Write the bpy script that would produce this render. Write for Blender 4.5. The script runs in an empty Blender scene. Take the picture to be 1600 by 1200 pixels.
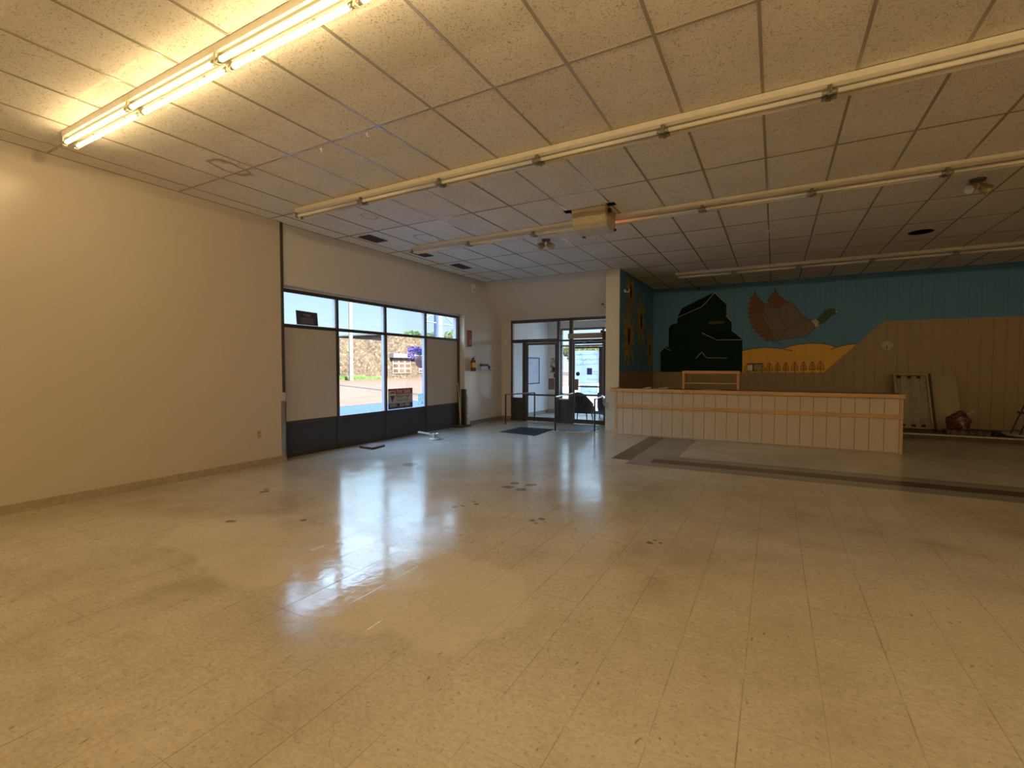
import bpy, bmesh, math, random
from mathutils import Vector, Matrix
random.seed(7)
PI = math.pi
scene = bpy.context.scene
C = scene.collection

# ------------------------------------------------------------------ camera
CEIL = 3.607
cam_d = bpy.data.cameras.new('camera'); cam = bpy.data.objects.new('camera', cam_d); C.objects.link(cam)
cam_d.sensor_width = 36.0; cam_d.lens = 744.0 / 1600.0 * 36.0; cam_d.clip_end = 500
cam.location = (0, 0, 1.435)
cam.rotation_euler = (math.radians(90 - 2.05), 0, math.radians(28.88))
scene.camera = cam

# ------------------------------------------------------------------ view
vs = scene.view_settings
scene.display_settings.display_device = 'sRGB'
vs.view_transform = 'Standard'; vs.look = 'None'; vs.gamma = 1.0; vs.exposure = 0.0
vs.use_curve_mapping = False
cy = scene.cycles
cy.use_denoising = True
cy.max_bounces = 8; cy.diffuse_bounces = 5; cy.glossy_bounces = 4; cy.transparent_max_bounces = 12
cy.caustics_reflective = False; cy.caustics_refractive = False
cy.sample_clamp_indirect = 6.0

# ------------------------------------------------------------------ sky and sun
SKY_LOW, SKY_HIGH = 1.18, 13.5
world = bpy.data.worlds.new('sky'); scene.world = world; world.use_nodes = True
wn = world.node_tree; wn.nodes.clear()
w_out = wn.nodes.new('ShaderNodeOutputWorld'); w_bg = wn.nodes.new('ShaderNodeBackground')
w_tc = wn.nodes.new('ShaderNodeTexCoord'); w_sep = wn.nodes.new('ShaderNodeSeparateXYZ')
w_ramp = wn.nodes.new('ShaderNodeValToRGB')
w_ramp.color_ramp.elements[0].position = 0.0; w_ramp.color_ramp.elements[0].color = (0.78, 0.93, 1.0, 1)
w_ramp.color_ramp.elements[1].position = 0.75; w_ramp.color_ramp.elements[1].color = (0.25, 0.50, 1.0, 1)
e = w_ramp.color_ramp.elements.new(0.16); e.color = (0.50, 0.80, 1.0, 1)
w_noise = wn.nodes.new('ShaderNodeTexNoise'); w_noise.inputs['Scale'].default_value = 3.5; w_noise.inputs['Detail'].default_value = 6
w_map = wn.nodes.new('ShaderNodeMapping'); w_map.inputs['Scale'].default_value = (1, 1, 5)
w_cr = wn.nodes.new('ShaderNodeValToRGB')
w_cr.color_ramp.elements[0].position = 0.55; w_cr.color_ramp.elements[0].color = (0, 0, 0, 1)
w_cr.color_ramp.elements[1].position = 0.75; w_cr.color_ramp.elements[1].color = (.8, .8, .8, 1)
w_mix = wn.nodes.new('ShaderNodeMixRGB'); w_mix.inputs[2].default_value = (1, 1, 1, 1)
L = wn.links.new
L(w_tc.outputs['Generated'], w_sep.inputs[0]); L(w_sep.outputs[2], w_ramp.inputs[0])
L(w_tc.outputs['Generated'], w_map.inputs[0]); L(w_map.outputs[0], w_noise.inputs['Vector'])
L(w_noise.outputs[0], w_cr.inputs[0]); L(w_cr.outputs[0], w_mix.inputs[0]); L(w_ramp.outputs[0], w_mix.inputs[1])
L(w_mix.outputs[0], w_bg.inputs[0]); L(w_bg.outputs[0], w_out.inputs[0])
w_str = wn.nodes.new('ShaderNodeMapRange'); w_str.interpolation_type = 'SMOOTHSTEP'   # the sky is brighter higher up
for i_, v_ in enumerate((.14, .5, SKY_LOW, SKY_HIGH)): w_str.inputs[i_ + 1].default_value = v_
L(w_sep.outputs[2], w_str.inputs[0]); L(w_str.outputs[0], w_bg.inputs[1])
sun_d = bpy.data.lights.new('sun', 'SUN'); sun = bpy.data.objects.new('sun', sun_d); C.objects.link(sun)
sun_d.energy = 45.0; sun_d.angle = math.radians(0.6); sun_d.color = (1.0, 0.93, 0.80)
sun.rotation_euler = Vector((-1.46, 0.40, -1.0)).to_track_quat('-Z', 'Y').to_euler()
sun.location = (20, -5, 20)
LAMP_W = 13.5          # watts of each lit 1.2 m section
LAMP_COL = (1.0, 0.72, 0.36)

# ------------------------------------------------------------------ node helper
class G:
    def __init__(s, name):
        s.mat = bpy.data.materials.new(name); s.mat.use_nodes = True
        s.nt = s.mat.node_tree; s.nt.nodes.clear()
        s.out = s.n('ShaderNodeOutputMaterial')
    def n(s, t): return s.nt.nodes.new(t)
    def put(s, sock, v):
        if isinstance(v, bpy.types.NodeSocket): s.nt.links.new(v, sock)
        elif v is not None: sock.default_value = v
    def m(s, op, a=None, b=None, c=None, clamp=False):
        k = s.n('ShaderNodeMath'); k.operation = op; k.use_clamp = clamp
        for i, v in enumerate((a, b, c)): s.put(k.inputs[i], v)
        return k.outputs[0]
    def pos(s):
        g = s.n('ShaderNodeNewGeometry'); q = s.n('ShaderNodeSeparateXYZ'); s.nt.links.new(g.outputs['Position'], q.inputs[0])
        return g.outputs['Position'], q.outputs[0], q.outputs[1], q.outputs[2]
    def xyz(s, x, y, z):
        k = s.n('ShaderNodeCombineXYZ')
        for i, v in enumerate((x, y, z)): s.put(k.inputs[i], v)
        return k.outputs[0]
    def noise(s, vec, scale, detail=3, rough=.5, dist=0):
        k = s.n('ShaderNodeTexNoise'); s.put(k.inputs['Vector'], vec); k.inputs['Scale'].default_value = scale
        k.inputs['Detail'].default_value = detail; k.inputs['Roughness'].default_value = rough; k.inputs['Distortion'].default_value = dist
        return k.outputs[0]
    def voro(s, vec, scale, feature='F1', out=0):
        k = s.n('ShaderNodeTexVoronoi'); k.feature = feature; s.put(k.inputs['Vector'], vec); k.inputs['Scale'].default_value = scale
        return k.outputs[out]
    def ramp(s, f, stops, const=False):
        k = s.n('ShaderNodeValToRGB'); s.put(k.inputs[0], f); r = k.color_ramp
        if const: r.interpolation = 'CONSTANT'
        for i, (p, c) in enumerate(stops):
            e = r.elements[i] if i < 2 else r.elements.new(p)
            e.position = p; e.color = (*c, 1) if len(c) == 3 else c
        return k.outputs[0]
    def mix(s, f, a, b, mode='MIX'):
        k = s.n('ShaderNodeMixRGB'); k.blend_type = mode; s.put(k.inputs[0], f)
        for i, v in ((1, a), (2, b)):
            if isinstance(v, tuple): v = (*v, 1) if len(v) == 3 else v
            s.put(k.inputs[i], v)
        return k.outputs[0]
    def rng(s, v, a, b, c, d):
        k = s.n('ShaderNodeMapRange'); s.put(k.inputs[0], v)
        for i, q in enumerate((a, b, c, d)): k.inputs[i + 1].default_value = q
        return k.outputs[0]
    def bump(s, h, strength=.3, dist=.01, normal=None):
        k = s.n('ShaderNodeBump'); s.put(k.inputs['Height'], h); k.inputs['Strength'].default_value = strength
        k.inputs['Distance'].default_value = dist
        if normal is not None: s.put(k.inputs['Normal'], normal)
        return k.outputs[0]
    def bsdf(s, col, rough=.5, metal=0, normal=None, spec=.5, emis=None, estr=0, coat=0):
        k = s.n('ShaderNodeBsdfPrincipled')
        if isinstance(col, tuple): col = (*col, 1) if len(col) == 3 else col
        s.put(k.inputs['Base Color'], col); s.put(k.inputs['Roughness'], rough); s.put(k.inputs['Metallic'], metal)
        s.put(k.inputs['Specular IOR Level'], spec)
        if normal is not None: s.put(k.inputs['Normal'], normal)
        if emis is not None: s.put(k.inputs['Emission Color'], (*emis, 1)); s.put(k.inputs['Emission Strength'], estr)
        if coat: k.inputs['Coat Weight'].default_value = coat
        s.nt.links.new(k.outputs[0], s.out.inputs[0]); return s.mat

_mc = {}
def plain(name, col, rough=.55, metal=0, var=.08, scale=14, bump=.08, spec=.5, emis=None, estr=0):
    """small procedural paint/plastic/metal with a faint mottling"""
    if name in _mc: return _mc[name]
    g = G(name); p, x, y, z = g.pos()
    nz = g.noise(p, scale, 4)
    lo = tuple(c * (1 - var * 2) for c in col); hi = tuple(min(1, c * (1 + var)) for c in col)
    c = g.ramp(nz, [(.3, lo), (.7, hi)])
    _mc[name] = g.bsdf(c, rough, metal, g.bump(nz, bump, .004) if bump else None, spec, emis, estr)
    return _mc[name]

# ------------------------------------------------------------------ mesh helper
def setp(o, label=None, cat=None, group=None, kind=None):
    if label: o['label'] = label
    if cat: o['category'] = cat
    if group: o['group'] = group
    if kind: o['kind'] = kind
    return o
def thing(name, label=None, cat=None, loc=(0, 0, 0), group=None, kind=None):
    o = bpy.data.objects.new(name, None); C.objects.link(o); o.location = loc; o.empty_display_size = .1
    return setp(o, label, cat, group, kind)
def wloc(o):
    v = Vector((0, 0, 0))
    while o is not None: v += o.location; o = o.parent
    return v
class MB:
    def __init__(s): s.v = []; s.f = []; s.M = None; s.mi = []; s.cur = 0; s.sm = []
    def add(s, vs, fs, smooth=False):
        b = len(s.v)
        for q in vs:
            q = Vector(q); s.v.append(s.M @ q if s.M is not None else q)
        for f in fs: s.f.append([b + i for i in f]); s.mi.append(s.cur); s.sm.append(smooth)
        return s
    def box(s, x0, x1, y0, y1, z0, z1):
        vs = [(x, y, z) for z in (z0, z1) for y in (y0, y1) for x in (x0, x1)]
        return s.add(vs, [(0, 2, 3, 1), (4, 5, 7, 6), (0, 1, 5, 4), (2, 6, 7, 3), (0, 4, 6, 2), (1, 3, 7, 5)])
    def cyl(s, a, b, r, r2=None, n=16, caps=True):
        a = Vector(a); b = Vector(b); r2 = r if r2 is None else r2
        d = (b - a).normalized(); u = d.orthogonal().normalized(); w = d.cross(u)
        vs = [];
        for c, rr in ((a, r), (b, r2)):
            for i in range(n):
                t = 2 * PI * i / n; vs.append(c + u * math.cos(t) * rr + w * math.sin(t) * rr)
        s.add(vs, [(i, (i + 1) % n, n + (i + 1) % n, n + i) for i in range(n)], True)
        if caps: s.add(vs[:n], [tuple(range(n))[::-1]]); s.add(vs[n:], [tuple(range(n))])
        return s
    def tube(s, pts, r, n=10):
        pts = [Vector(p) for p in pts]; rings = []; prev = None
        for i, p in enumerate(pts):
            d = (pts[min(i + 1, len(pts) - 1)] - pts[max(i - 1, 0)]).normalized()
            if prev is None: u = d.orthogonal().normalized()
            else: u = (prev - d * prev.dot(d)).normalized()
            prev = u; w = d.cross(u)
            rings.append([p + (u * math.cos(2 * PI * k / n) + w * math.sin(2 * PI * k / n)) * r for k in range(n)])
        vs = [q for rg in rings for q in rg]; fs = []
        for i in range(len(rings) - 1):
            for k in range(n): fs.append((i * n + k, i * n + (k + 1) % n, (i + 1) * n + (k + 1) % n, (i + 1) * n + k))
        s.add(vs, fs, True); s.add(rings[0], [tuple(range(n))[::-1]]); s.add(rings[-1], [tuple(range(n))])
        return s
    def lathe(s, c, prof, n=24, axis='Z'):
        """prof: (r, h) along axis from centre c"""
        c = Vector(c); vs = []
        for r, h in prof:
            for i in range(n):
                t = 2 * PI * i / n; a, b = r * math.cos(t), r * math.sin(t)
                vs.append(c + (Vector((a, b, h)) if axis == 'Z' else Vector((a, h, b)) if axis == 'Y' else Vector((h, a, b))))
        fs = []
        for j in range(len(prof) - 1):
            for i in range(n): fs.append((j * n + i, j * n + (i + 1) % n, (j + 1) * n + (i + 1) % n, (j + 1) * n + i))
        s.add(vs, fs, True)
        if prof[0][0] > 1e-6: s.add(vs[:n], [tuple(range(n))[::-1]])
        if prof[-1][0] > 1e-6: s.add(vs[-n:], [tuple(range(n))])
        return s
    def prism(s, prof, a0, a1, axis='X'):
        """prof: 2-D outline in the plane perpendicular to axis"""
        def P(a, p): return (a, p[0], p[1]) if axis == 'X' else (p[0], a, p[1]) if axis == 'Y' else (p[0], p[1], a)
        n = len(prof); vs = [P(a0, p) for p in prof] + [P(a1, p) for p in prof]
        s.add(vs, [(i, (i + 1) % n, n + (i + 1) % n, n + i) for i in range(n)] + [tuple(range(n))[::-1], tuple(range(n, 2 * n))])
        return s
    def build(s, name, mat, parent=None, bevel=0, smooth=None, tri=False, **kw):
        o_loc = wloc(parent) if parent is not None else Vector((0, 0, 0))
        base = Vector((0, 0, 0))
        if parent is None and s.v:
            xs = [v.x for v in s.v]; ys = [v.y for v in s.v]; zs = [v.z for v in s.v]
            base = Vector(((min(xs) + max(xs)) / 2, (min(ys) + max(ys)) / 2, min(zs)))
        me = bpy.data.meshes.new(name)
        me.from_pydata([tuple(v - o_loc - base) for v in s.v], [], s.f)
        mats = mat if isinstance(mat, (list, tuple)) else [mat]
        for q in mats: me.materials.append(q)
        for p, i, sm in zip(me.polygons, s.mi, s.sm): p.material_index = i; p.use_smooth = sm if smooth is None else smooth
        bm = bmesh.new(); bm.from_mesh(me)
        if tri: bmesh.ops.triangulate(bm, faces=bm.faces[:])
        else: bmesh.ops.recalc_face_normals(bm, faces=bm.faces[:])
        bm.to_mesh(me); bm.free()
        o = bpy.data.objects.new(name, me); C.objects.link(o); o.location = base
        if parent is not None: o.parent = parent
        if bevel:
            b = o.modifiers.new('bevel', 'BEVEL'); b.width = bevel; b.segments = 2; b.limit_method = 'ANGLE'
        return setp(o, **kw)
def text(name, s, size, M, mat, parent, depth=.0015, align='LEFT', sx=1.0):
    cu = bpy.data.curves.new(name, 'FONT'); cu.body = s; cu.size = size; cu.extrude = depth; cu.align_x = align
    t = bpy.data.objects.new('tmp', cu); C.objects.link(t)
    dg = bpy.context.evaluated_depsgraph_get(); me = bpy.data.meshes.new_from_object(t.evaluated_get(dg))
    C.objects.unlink(t); bpy.data.objects.remove(t)
    me.transform(Matrix.Scale(sx, 4, (1, 0, 0))); me.transform(M); me.transform(Matrix.Translation(-wloc(parent)))
    me.materials.clear(); me.materials.append(mat); me.name = name
    o = bpy.data.objects.new(name, me); C.objects.link(o); o.parent = parent; return o
# matrices that stand lettering on a wall: facing +X (reads along -Y... seen from the room), facing -Y
def on_x(x, y, z, sign=1):   # plane perpendicular to X, seen from +X, text runs +Y
    return Matrix(((0, 0, 1, x), (1, 0, 0, y), (0, 1, 0, z), (0, 0, 0, 1)))
def on_y(x, y, z):           # plane perpendicular to Y, seen from -Y, text runs +X
    return Matrix(((1, 0, 0, x), (0, 0, -1, y), (0, 1, 0, z), (0, 0, 0, 1)))

# ================================================================== MATERIALS
def wall_paint(name, col, rough=.33, bstr=.15):
    g = G(name); p, x, y, z = g.pos()
    n1 = g.noise(p, 1.3, 4); n2 = g.noise(p, 160, 2); n3 = g.noise(g.xyz(g.m('MULTIPLY', x, 1), g.m('MULTIPLY', y, .35), g.m('MULTIPLY', z, 2.5)), 2.2, 5, .65)
    c = g.mix(g.rng(n1, 0, 1, 0, 1), tuple(q * .96 for q in col), col)
    h = g.m('ADD', g.m('MULTIPLY', n2, .3), g.m('MULTIPLY', n1, .6))
    r = rough
    return g.bsdf(c, r, 0, g.bump(h, bstr, .01))
M_wall = wall_paint('cream_gloss_paint', (.565, .495, .405), .26)
M_wall2 = wall_paint('pale_wall_paint', (.66, .605, .54), .2)
M_white = wall_paint('vestibule_white_paint', (.86, .87, .88), .4)

# ceiling: lay-in mineral tiles with fissures, and a few brown water rings
g = G('mineral_ceiling_tile'); p, x, y, z = g.pos()
fx = g.m('FLOOR', g.m('DIVIDE', g.m('ADD', x, 3.169), .6096)); fy = g.m('FLOOR', g.m('DIVIDE', g.m('SUBTRACT', y, 3.2427), 1.2192))
wn_ = g.n('ShaderNodeTexWhiteNoise'); wn_.noise_dimensions = '2D'; g.put(wn_.inputs['Vector'], g.xyz(fx, fy, 0))
tv = wn_.outputs['Value']
pits = g.noise(g.xyz(x, y, g.m('MULTIPLY', tv, 9)), 42, 2, .5, 2.2)
pm = g.rng(pits, .585, .64, 0, 1)
sc_ = g.noise(p, 2.0, 4)
c = g.mix(tv, (.86, .81, .73), (.91, .86, .78)); c = g.mix(g.rng(sc_, .35, .7, .12, 0), c, (.40, .33, .24))
c = g.mix(g.m('MULTIPLY', pm, .55), c, (.28, .20, .12))
wob = g.noise(p, 4.0, 2)
def ring(cx, cy, rx, ry, w, k):
    dx = g.m('DIVIDE', g.m('SUBTRACT', x, cx), rx); dy = g.m('DIVIDE', g.m('SUBTRACT', y, cy), ry)
    d = g.m('SQRT', g.m('ADD', g.m('MULTIPLY', dx, dx), g.m('MULTIPLY', dy, dy)))
    d = g.m('ADD', d, g.rng(wob, .3, .7, -.25, .25))
    e = g.m('ABSOLUTE', g.m('SUBTRACT', d, 1.0))
    return g.rng(e, 0, w, k, 0)
rings = None
for a in ((-5.24, 3.13, .13, .20, .22, .75), (-5.02, 3.20, .08, .10, .2, .35), (-5.18, 5.11, .10, .13, .2, .5), (-5.18, 6.45, .17, .26, .16, .55), (-3.0, 9.7, .14, .2, .2, .3)):
    q = ring(*a); rings = q if rings is None else g.m('MAXIMUM', rings, q)
c = g.mix(rings, c, (.22, .14, .07))
M_ceil = g.bsdf(c, .85, 0, g.bump(g.m('SUBTRACT', 1, pm), .6, .004), .2)
M_tbar = plain('ceiling_grid_metal', (.40, .36, .29), .2, .0, .03, 6, 0, .9)

# floor: 12-inch vinyl tiles, scuffed and waxed
def floor_mat(name, ca, cb, wax=True, seam=.8, spec=.52, radd=0.0):
    g = G(name); p, x, y, z = g.pos()
    T = .3048
    ux = g.m('DIVIDE', g.m('ADD', x, .71), T); uy = g.m('DIVIDE', g.m('SUBTRACT', y, 1.1652), T)
    ix, iy = g.m('FLOOR', ux), g.m('FLOOR', uy)
    w = g.n('ShaderNodeTexWhiteNoise'); w.noise_dimensions = '2D'; g.put(w.inputs['Vector'], g.xyz(ix, iy, 0)); tv = w.outputs['Value']
    def edge(u, amp):
        f = g.m('FRACT', u); d = g.m('MINIMUM', f, g.m('SUBTRACT', 1, f))
        return g.rng(d, .004, .004 + amp, 1, 0)
    seamn = g.noise(p, .9, 3, .6); seamf = g.noise(p, 7, 3)
    ex = edge(ux, .010); ey = edge(uy, .006)
    sm = g.m('MAXIMUM', g.m('MULTIPLY', ex, g.rng(seamn, .34, .60, .2, 1)), g.m('MULTIPLY', ey, g.rng(seamn, .40, .66, .05, .85)))
    sm = g.m('MULTIPLY', sm, g.rng(seamf, .3, .7, .3, 1))
    # streaked marbling of each tile
    vx = g.m('ADD', g.m('MULTIPLY', x, 1), g.m('MULTIPLY', tv, 7)); chip = g.noise(g.xyz(vx, g.m('MULTIPLY', y, 1.6), tv), 38, 4, .6)
    c = g.mix(g.rng(chip, .35, .65, 0, 1), ca, cb)
    c = g.mix(g.rng(tv, 0, 1, 0, .10), c, tuple(q * .72 for q in ca))
    spk = g.rng(g.noise(g.xyz(vx, y, 3.0), 48, 4, .65), .58, .68, 0, .60)
    c = g.mix(spk, c, tuple(q * .42 for q in ca))
    big = g.noise(p, .55, 4, .55, .6); mid = g.noise(p, 2.6, 5, .6, .4)
    dirt = g.m('MULTIPLY', g.rng(big, .40, .66, 0, 1), g.rng(mid, .35, .7, .35, 1))
    c = g.mix(g.m('MULTIPLY', dirt, .62), c, tuple(q * r for q, r in zip(ca, (.48, .40, .30))))
    # scuffs: thin arcs and short dark rubs
    sw = g.noise(p, 1.1, 2, .5, 2.2); arc = g.rng(g.m('ABSOLUTE', g.m('SUBTRACT', sw, .47)), 0, .0028, 1, 0)
    c = g.mix(g.m('MULTIPLY', g.m('MULTIPLY', arc, g.rng(g.noise(p, 1.7, 2), .50, .62, 0, 1)), .38), c, (.13, .09, .05))
    rub = g.rng(g.noise(g.xyz(g.m('MULTIPLY', x, 2.6), y, 0), 11, 4, .6), .66, .72, 0, .6)
    c = g.mix(rub, c, (.12, .085, .05))
    scr = g.rng(g.noise(g.xyz(g.m('MULTIPLY', x, .5), g.m('MULTIPLY', y, 6), 5.0), 3.2, 5, .7), .66, .72, 0, .38)
    scr2 = g.rng(g.noise(g.xyz(g.m('MULTIPLY', x, 7), g.m('MULTIPLY', y, .7), 9.0), 3.0, 5, .7), .67, .73, 0, .38)
    c = g.mix(g.m('MAXIMUM', scr, scr2), c, (.20, .13, .06))
    c = g.mix(g.m('MULTIPLY', sm, seam), c, (.16, .11, .06))
    rough = g.rng(mid, .3, .7, .11, .22) if wax else .20 + radd
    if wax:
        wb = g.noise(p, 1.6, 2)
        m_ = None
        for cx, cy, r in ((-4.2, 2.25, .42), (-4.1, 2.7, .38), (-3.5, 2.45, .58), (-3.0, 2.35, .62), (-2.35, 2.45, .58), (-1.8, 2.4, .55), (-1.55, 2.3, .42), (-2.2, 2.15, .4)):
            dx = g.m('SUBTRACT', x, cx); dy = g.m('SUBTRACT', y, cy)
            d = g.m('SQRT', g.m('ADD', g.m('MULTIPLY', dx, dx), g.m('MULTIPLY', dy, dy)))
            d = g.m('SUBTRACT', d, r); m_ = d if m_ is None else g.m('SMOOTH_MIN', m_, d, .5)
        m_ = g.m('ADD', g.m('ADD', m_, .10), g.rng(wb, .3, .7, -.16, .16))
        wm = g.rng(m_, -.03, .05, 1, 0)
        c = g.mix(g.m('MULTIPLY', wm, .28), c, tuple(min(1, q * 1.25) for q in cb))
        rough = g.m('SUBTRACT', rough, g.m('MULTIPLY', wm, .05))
        mk = None
        for cx, cy, r in ((-4.68, 5.38, .12), (-2.77, 4.92, .06), (-2.79, 5.12, .055), (-2.57, 5.14, .06), (-2.58, 4.89, .06), (-2.85, 3.95, .025), (-2.80, 4.02, .025), (-2.72, 4.13, .03), (-2.78, 4.2, .02),
                          (-1.96, 3.95, .026), (-1.9, 4.03, .026), (-1.89, 3.89, .02), (-1.83, 3.96, .018), (-.87, 3.91, .022), (-.84, 3.98, .018), (-.79, 3.94, .018), (-5.13, 3.39, .05), (-5.21, 3.46, .03), (-3.85, 2.93, .03), (-4.4, 2.57, .045)):
            dx = g.m('SUBTRACT', x, cx); dy = g.m('SUBTRACT', y, cy)
            d = g.m('SUBTRACT', g.m('SQRT', g.m('ADD', g.m('MULTIPLY', dx, dx), g.m('MULTIPLY', dy, dy))), r)
            mk = d if mk is None else g.m('MINIMUM', mk, d)
        mk = g.m('ADD', mk, g.rng(g.noise(p, 14, 2), .3, .7, -.018, .018))
        mm = g.rng(mk, -.004, .004, .75, 0)
        c = g.mix(mm, c, (.10, .085, .075))
    h = g.m('ADD', g.m('MULTIPLY', g.noise(p, 3.2, 2), .55), g.m('ADD', g.m('MULTIPLY', tv, .25), g.m('MULTIPLY', sm, -.12)))
    h2 = g.m('ADD', g.m('ADD', h, g.m('MULTIPLY', chip, .05)), g.m('MULTIPLY', g.noise(p, 15, 3), .22))
    return g.bsdf(c, rough, 0, g.bump(h2, .30, .01), spec)
M_floor = floor_mat('waxed_vinyl_tile', (.52, .46, .365), (.63, .565, .46))
M_fgrey = floor_mat('grey_vinyl_tile', (.24, .225, .20), (.29, .275, .25), False, .3, .35, .0)
M_fdark = floor_mat('charcoal_vinyl_tile', (.035, .03, .028), (.06, .052, .048), False, .3, .22, .0)
M_fpale = floor_mat('pale_vinyl_tile', (.50, .45, .37), (.60, .54, .45), False, .4, .45, .0)

M_base = plain('vinyl_baseboard', (.36, .30, .21), .5)
M_bronze = plain('dark_bronze_aluminium', (.060, .050, .045), .35, .3, .05)
M_alu = plain('pale_aluminium', (.58, .56, .62), .35, .5, .04)
M_kick = plain('charcoal_kick_panel', (.030, .030, .036), .42, 0, .06)
M_board = plain('beige_hardboard', (.50, .435, .36), .6, 0, .03, 3)
M_steel = plain('brushed_steel', (.42, .42, .43), .28, .9, .05, 40)
M_chrome = plain('bright_chrome', (.75, .76, .78), .12, 1, .02, 5, 0)
M_black = plain('black_plastic', (.018, .016, .018), .45)
M_hole = plain('black_void', (.004, .004, .004), .9, 0, 0, 5, 0, .1)
M_cream = plain('cream_enamel', (.72, .66, .52), .35, 0, .03)
M_housing = plain('white_enamel_housing', (.74, .70, .60), .32, 0, .03)
M_tube_off = plain('unlit_fluorescent_glass', (.78, .74, .64), .18, 0, .02, 5, 0)
M_cap = plain('lamp_end_cap_metal', (.30, .29, .24), .3, .7)
M_tube_on = plain('lit_fluorescent_glass', (.5, .45, .3), .3, 0, 0, 5, 0, .3, (1.0, .87, .38), 1.5)
M_whitepl = plain('white_plastic', (.74, .73, .69), .4, 0, .02)
M_red = plain('red_enamel', (.42, .03, .02), .35)
M_redboard = plain('red_brown_sign_face', (.36, .075, .05), .5, 0, .15, 30)
M_yel = plain('yellow_label', (.75, .52, .08), .5)
M_navy = plain('navy_print', (.03, .035, .09), .5)
M_paper = plain('white_paper', (.80, .80, .78), .7, 0, .03)
M_mat = plain('charcoal_ribbed_rubber', (.030, .030, .036), .8, 0, .2, 60, .4, .2)
M_matb = plain('grey_rubber_mat', (.07, .075, .09), .45, 0, .2, 60, .3)
M_wood2 = None

def wood(name, a, b, sc=2.2, rough=.42, axis=0):
    g = G(name); p, x, y, z = g.pos()
    k = [1.0, 1.0, 1.0]
    for i in range(3): k[i] = 1.2 if i == axis else 14
    v = g.xyz(g.m('MULTIPLY', x, k[0]), g.m('MULTIPLY', y, k[1]), g.m('MULTIPLY', z, k[2]))
    n = g.noise(v, sc, 6, .6, .8)
    return g.bsdf(g.ramp(n, [(.3, a), (.72, b)]), rough, 0, g.bump(n, .1, .003))
M_trim = wood('oak_trim', (.46, .26, .11), (.66, .42, .20))
M_trimz = wood('oak_trim_upright', (.46, .26, .11), (.66, .42, .20), axis=2)
M_bench = wood('varnished_pine', (.50, .24, .09), (.64, .33, .14))
M_stick = wood('pale_stick_wood', (.50, .38, .18), (.66, .52, .28), axis=2)
M_lam = plain('dark_counter_laminate', (.11, .075, .05), .3, 0, .2, 8)

def panelled(name, col, axis='x', period=.2, off=0.0, rough=.45, depth=.5, spec=.4):
    """painted grooved hardboard panelling; the groove runs upright every `period` metres"""
    g = G(name); p, x, y, z = g.pos(); u = x if axis == 'x' else y
    f = g.m('FRACT', g.m('DIVIDE', g.m('SUBTRACT', u, off), period)); d = g.m('MINIMUM', f, g.m('SUBTRACT', 1, f))
    gr = g.rng(d, .012, .030, 1, 0)
    grain = g.noise(g.xyz(g.m('MULTIPLY', x, 22), g.m('MULTIPLY', y, 22), g.m('MULTIPLY', z, 1.3)), 2.0, 4, .6)
    c = g.mix(g.rng(grain, .3, .7, 0, .22), col, tuple(q * .72 for q in col))
    c = g.mix(g.m('MULTIPLY', gr, depth), c, tuple(q * .25 for q in col))
    return g.bsdf(c, rough, 0, g.bump(g.m('SUBTRACT', g.m('MULTIPLY', grain, .12), gr), .5, .006), spec)
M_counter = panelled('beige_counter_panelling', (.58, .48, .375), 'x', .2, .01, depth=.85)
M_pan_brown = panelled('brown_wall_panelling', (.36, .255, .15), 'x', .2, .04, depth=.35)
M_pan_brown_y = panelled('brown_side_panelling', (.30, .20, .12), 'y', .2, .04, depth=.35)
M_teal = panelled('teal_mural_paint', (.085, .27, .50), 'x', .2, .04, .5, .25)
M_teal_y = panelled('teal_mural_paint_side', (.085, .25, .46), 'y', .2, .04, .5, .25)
M_green = panelled('dark_green_mural_paint', (.008, .034, .022), 'x', .2, .04, .8, .25, .1)
M_green2 = panelled('deep_green_roof_paint', (.005, .019, .013), 'x', .2, .04, .8, .25, .1)
M_gold = panelled('golden_mural_paint', (.88, .49, .07), 'x', .2, .04, .5, .25)
M_duckb = panelled('grey_brown_duck_paint', (.17, .135, .115), 'x', .2, .04, .5, .2)
M_duckw = panelled('rust_wing_paint', (.17, .065, .035), 'x', .2, .04, .5, .2)
M_duckg = panelled('bottle_green_head_paint', (.015, .085, .05), 'x', .2, .04, .5, .2)
M_line = plain('black_outline_paint', (.015, .013, .012), .5)
M_cline = plain('cream_outline_paint', (.50, .44, .36), .5)
M_petal = plain('mustard_petal_paint', (.52, .31, .04), .5, 0, .25, 9)
M_orange = plain('burnt_orange_paint', (.36, .11, .02), .5)

def glass(name, tint=(1, 1, 1), refl=.07):
    g = G(name); t = g.n('ShaderNodeBsdfTransparent'); t.inputs[0].default_value = (*tint, 1)
    gl = g.n('ShaderNodeBsdfGlossy'); gl.inputs['Roughness'].default_value = .02
    fr = g.n('ShaderNodeLayerWeight'); fr.inputs[0].default_value = .25
    p, x, y, z = g.pos(); dn = g.noise(p, 3, 3)
    f = g.m('ADD', g.m('MULTIPLY', fr.outputs['Fresnel'], .12), g.rng(dn, .2, .8, refl * .2, refl * .4))
    mx = g.n('ShaderNodeMixShader'); g.put(mx.inputs[0], f)
    g.nt.links.new(t.outputs[0], mx.inputs[1]); g.nt.links.new(gl.outputs[0], mx.inputs[2]); g.nt.links.new(mx.outputs[0], g.out.inputs[0])
    return g.mat
M_glass = glass('window_glass')

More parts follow.
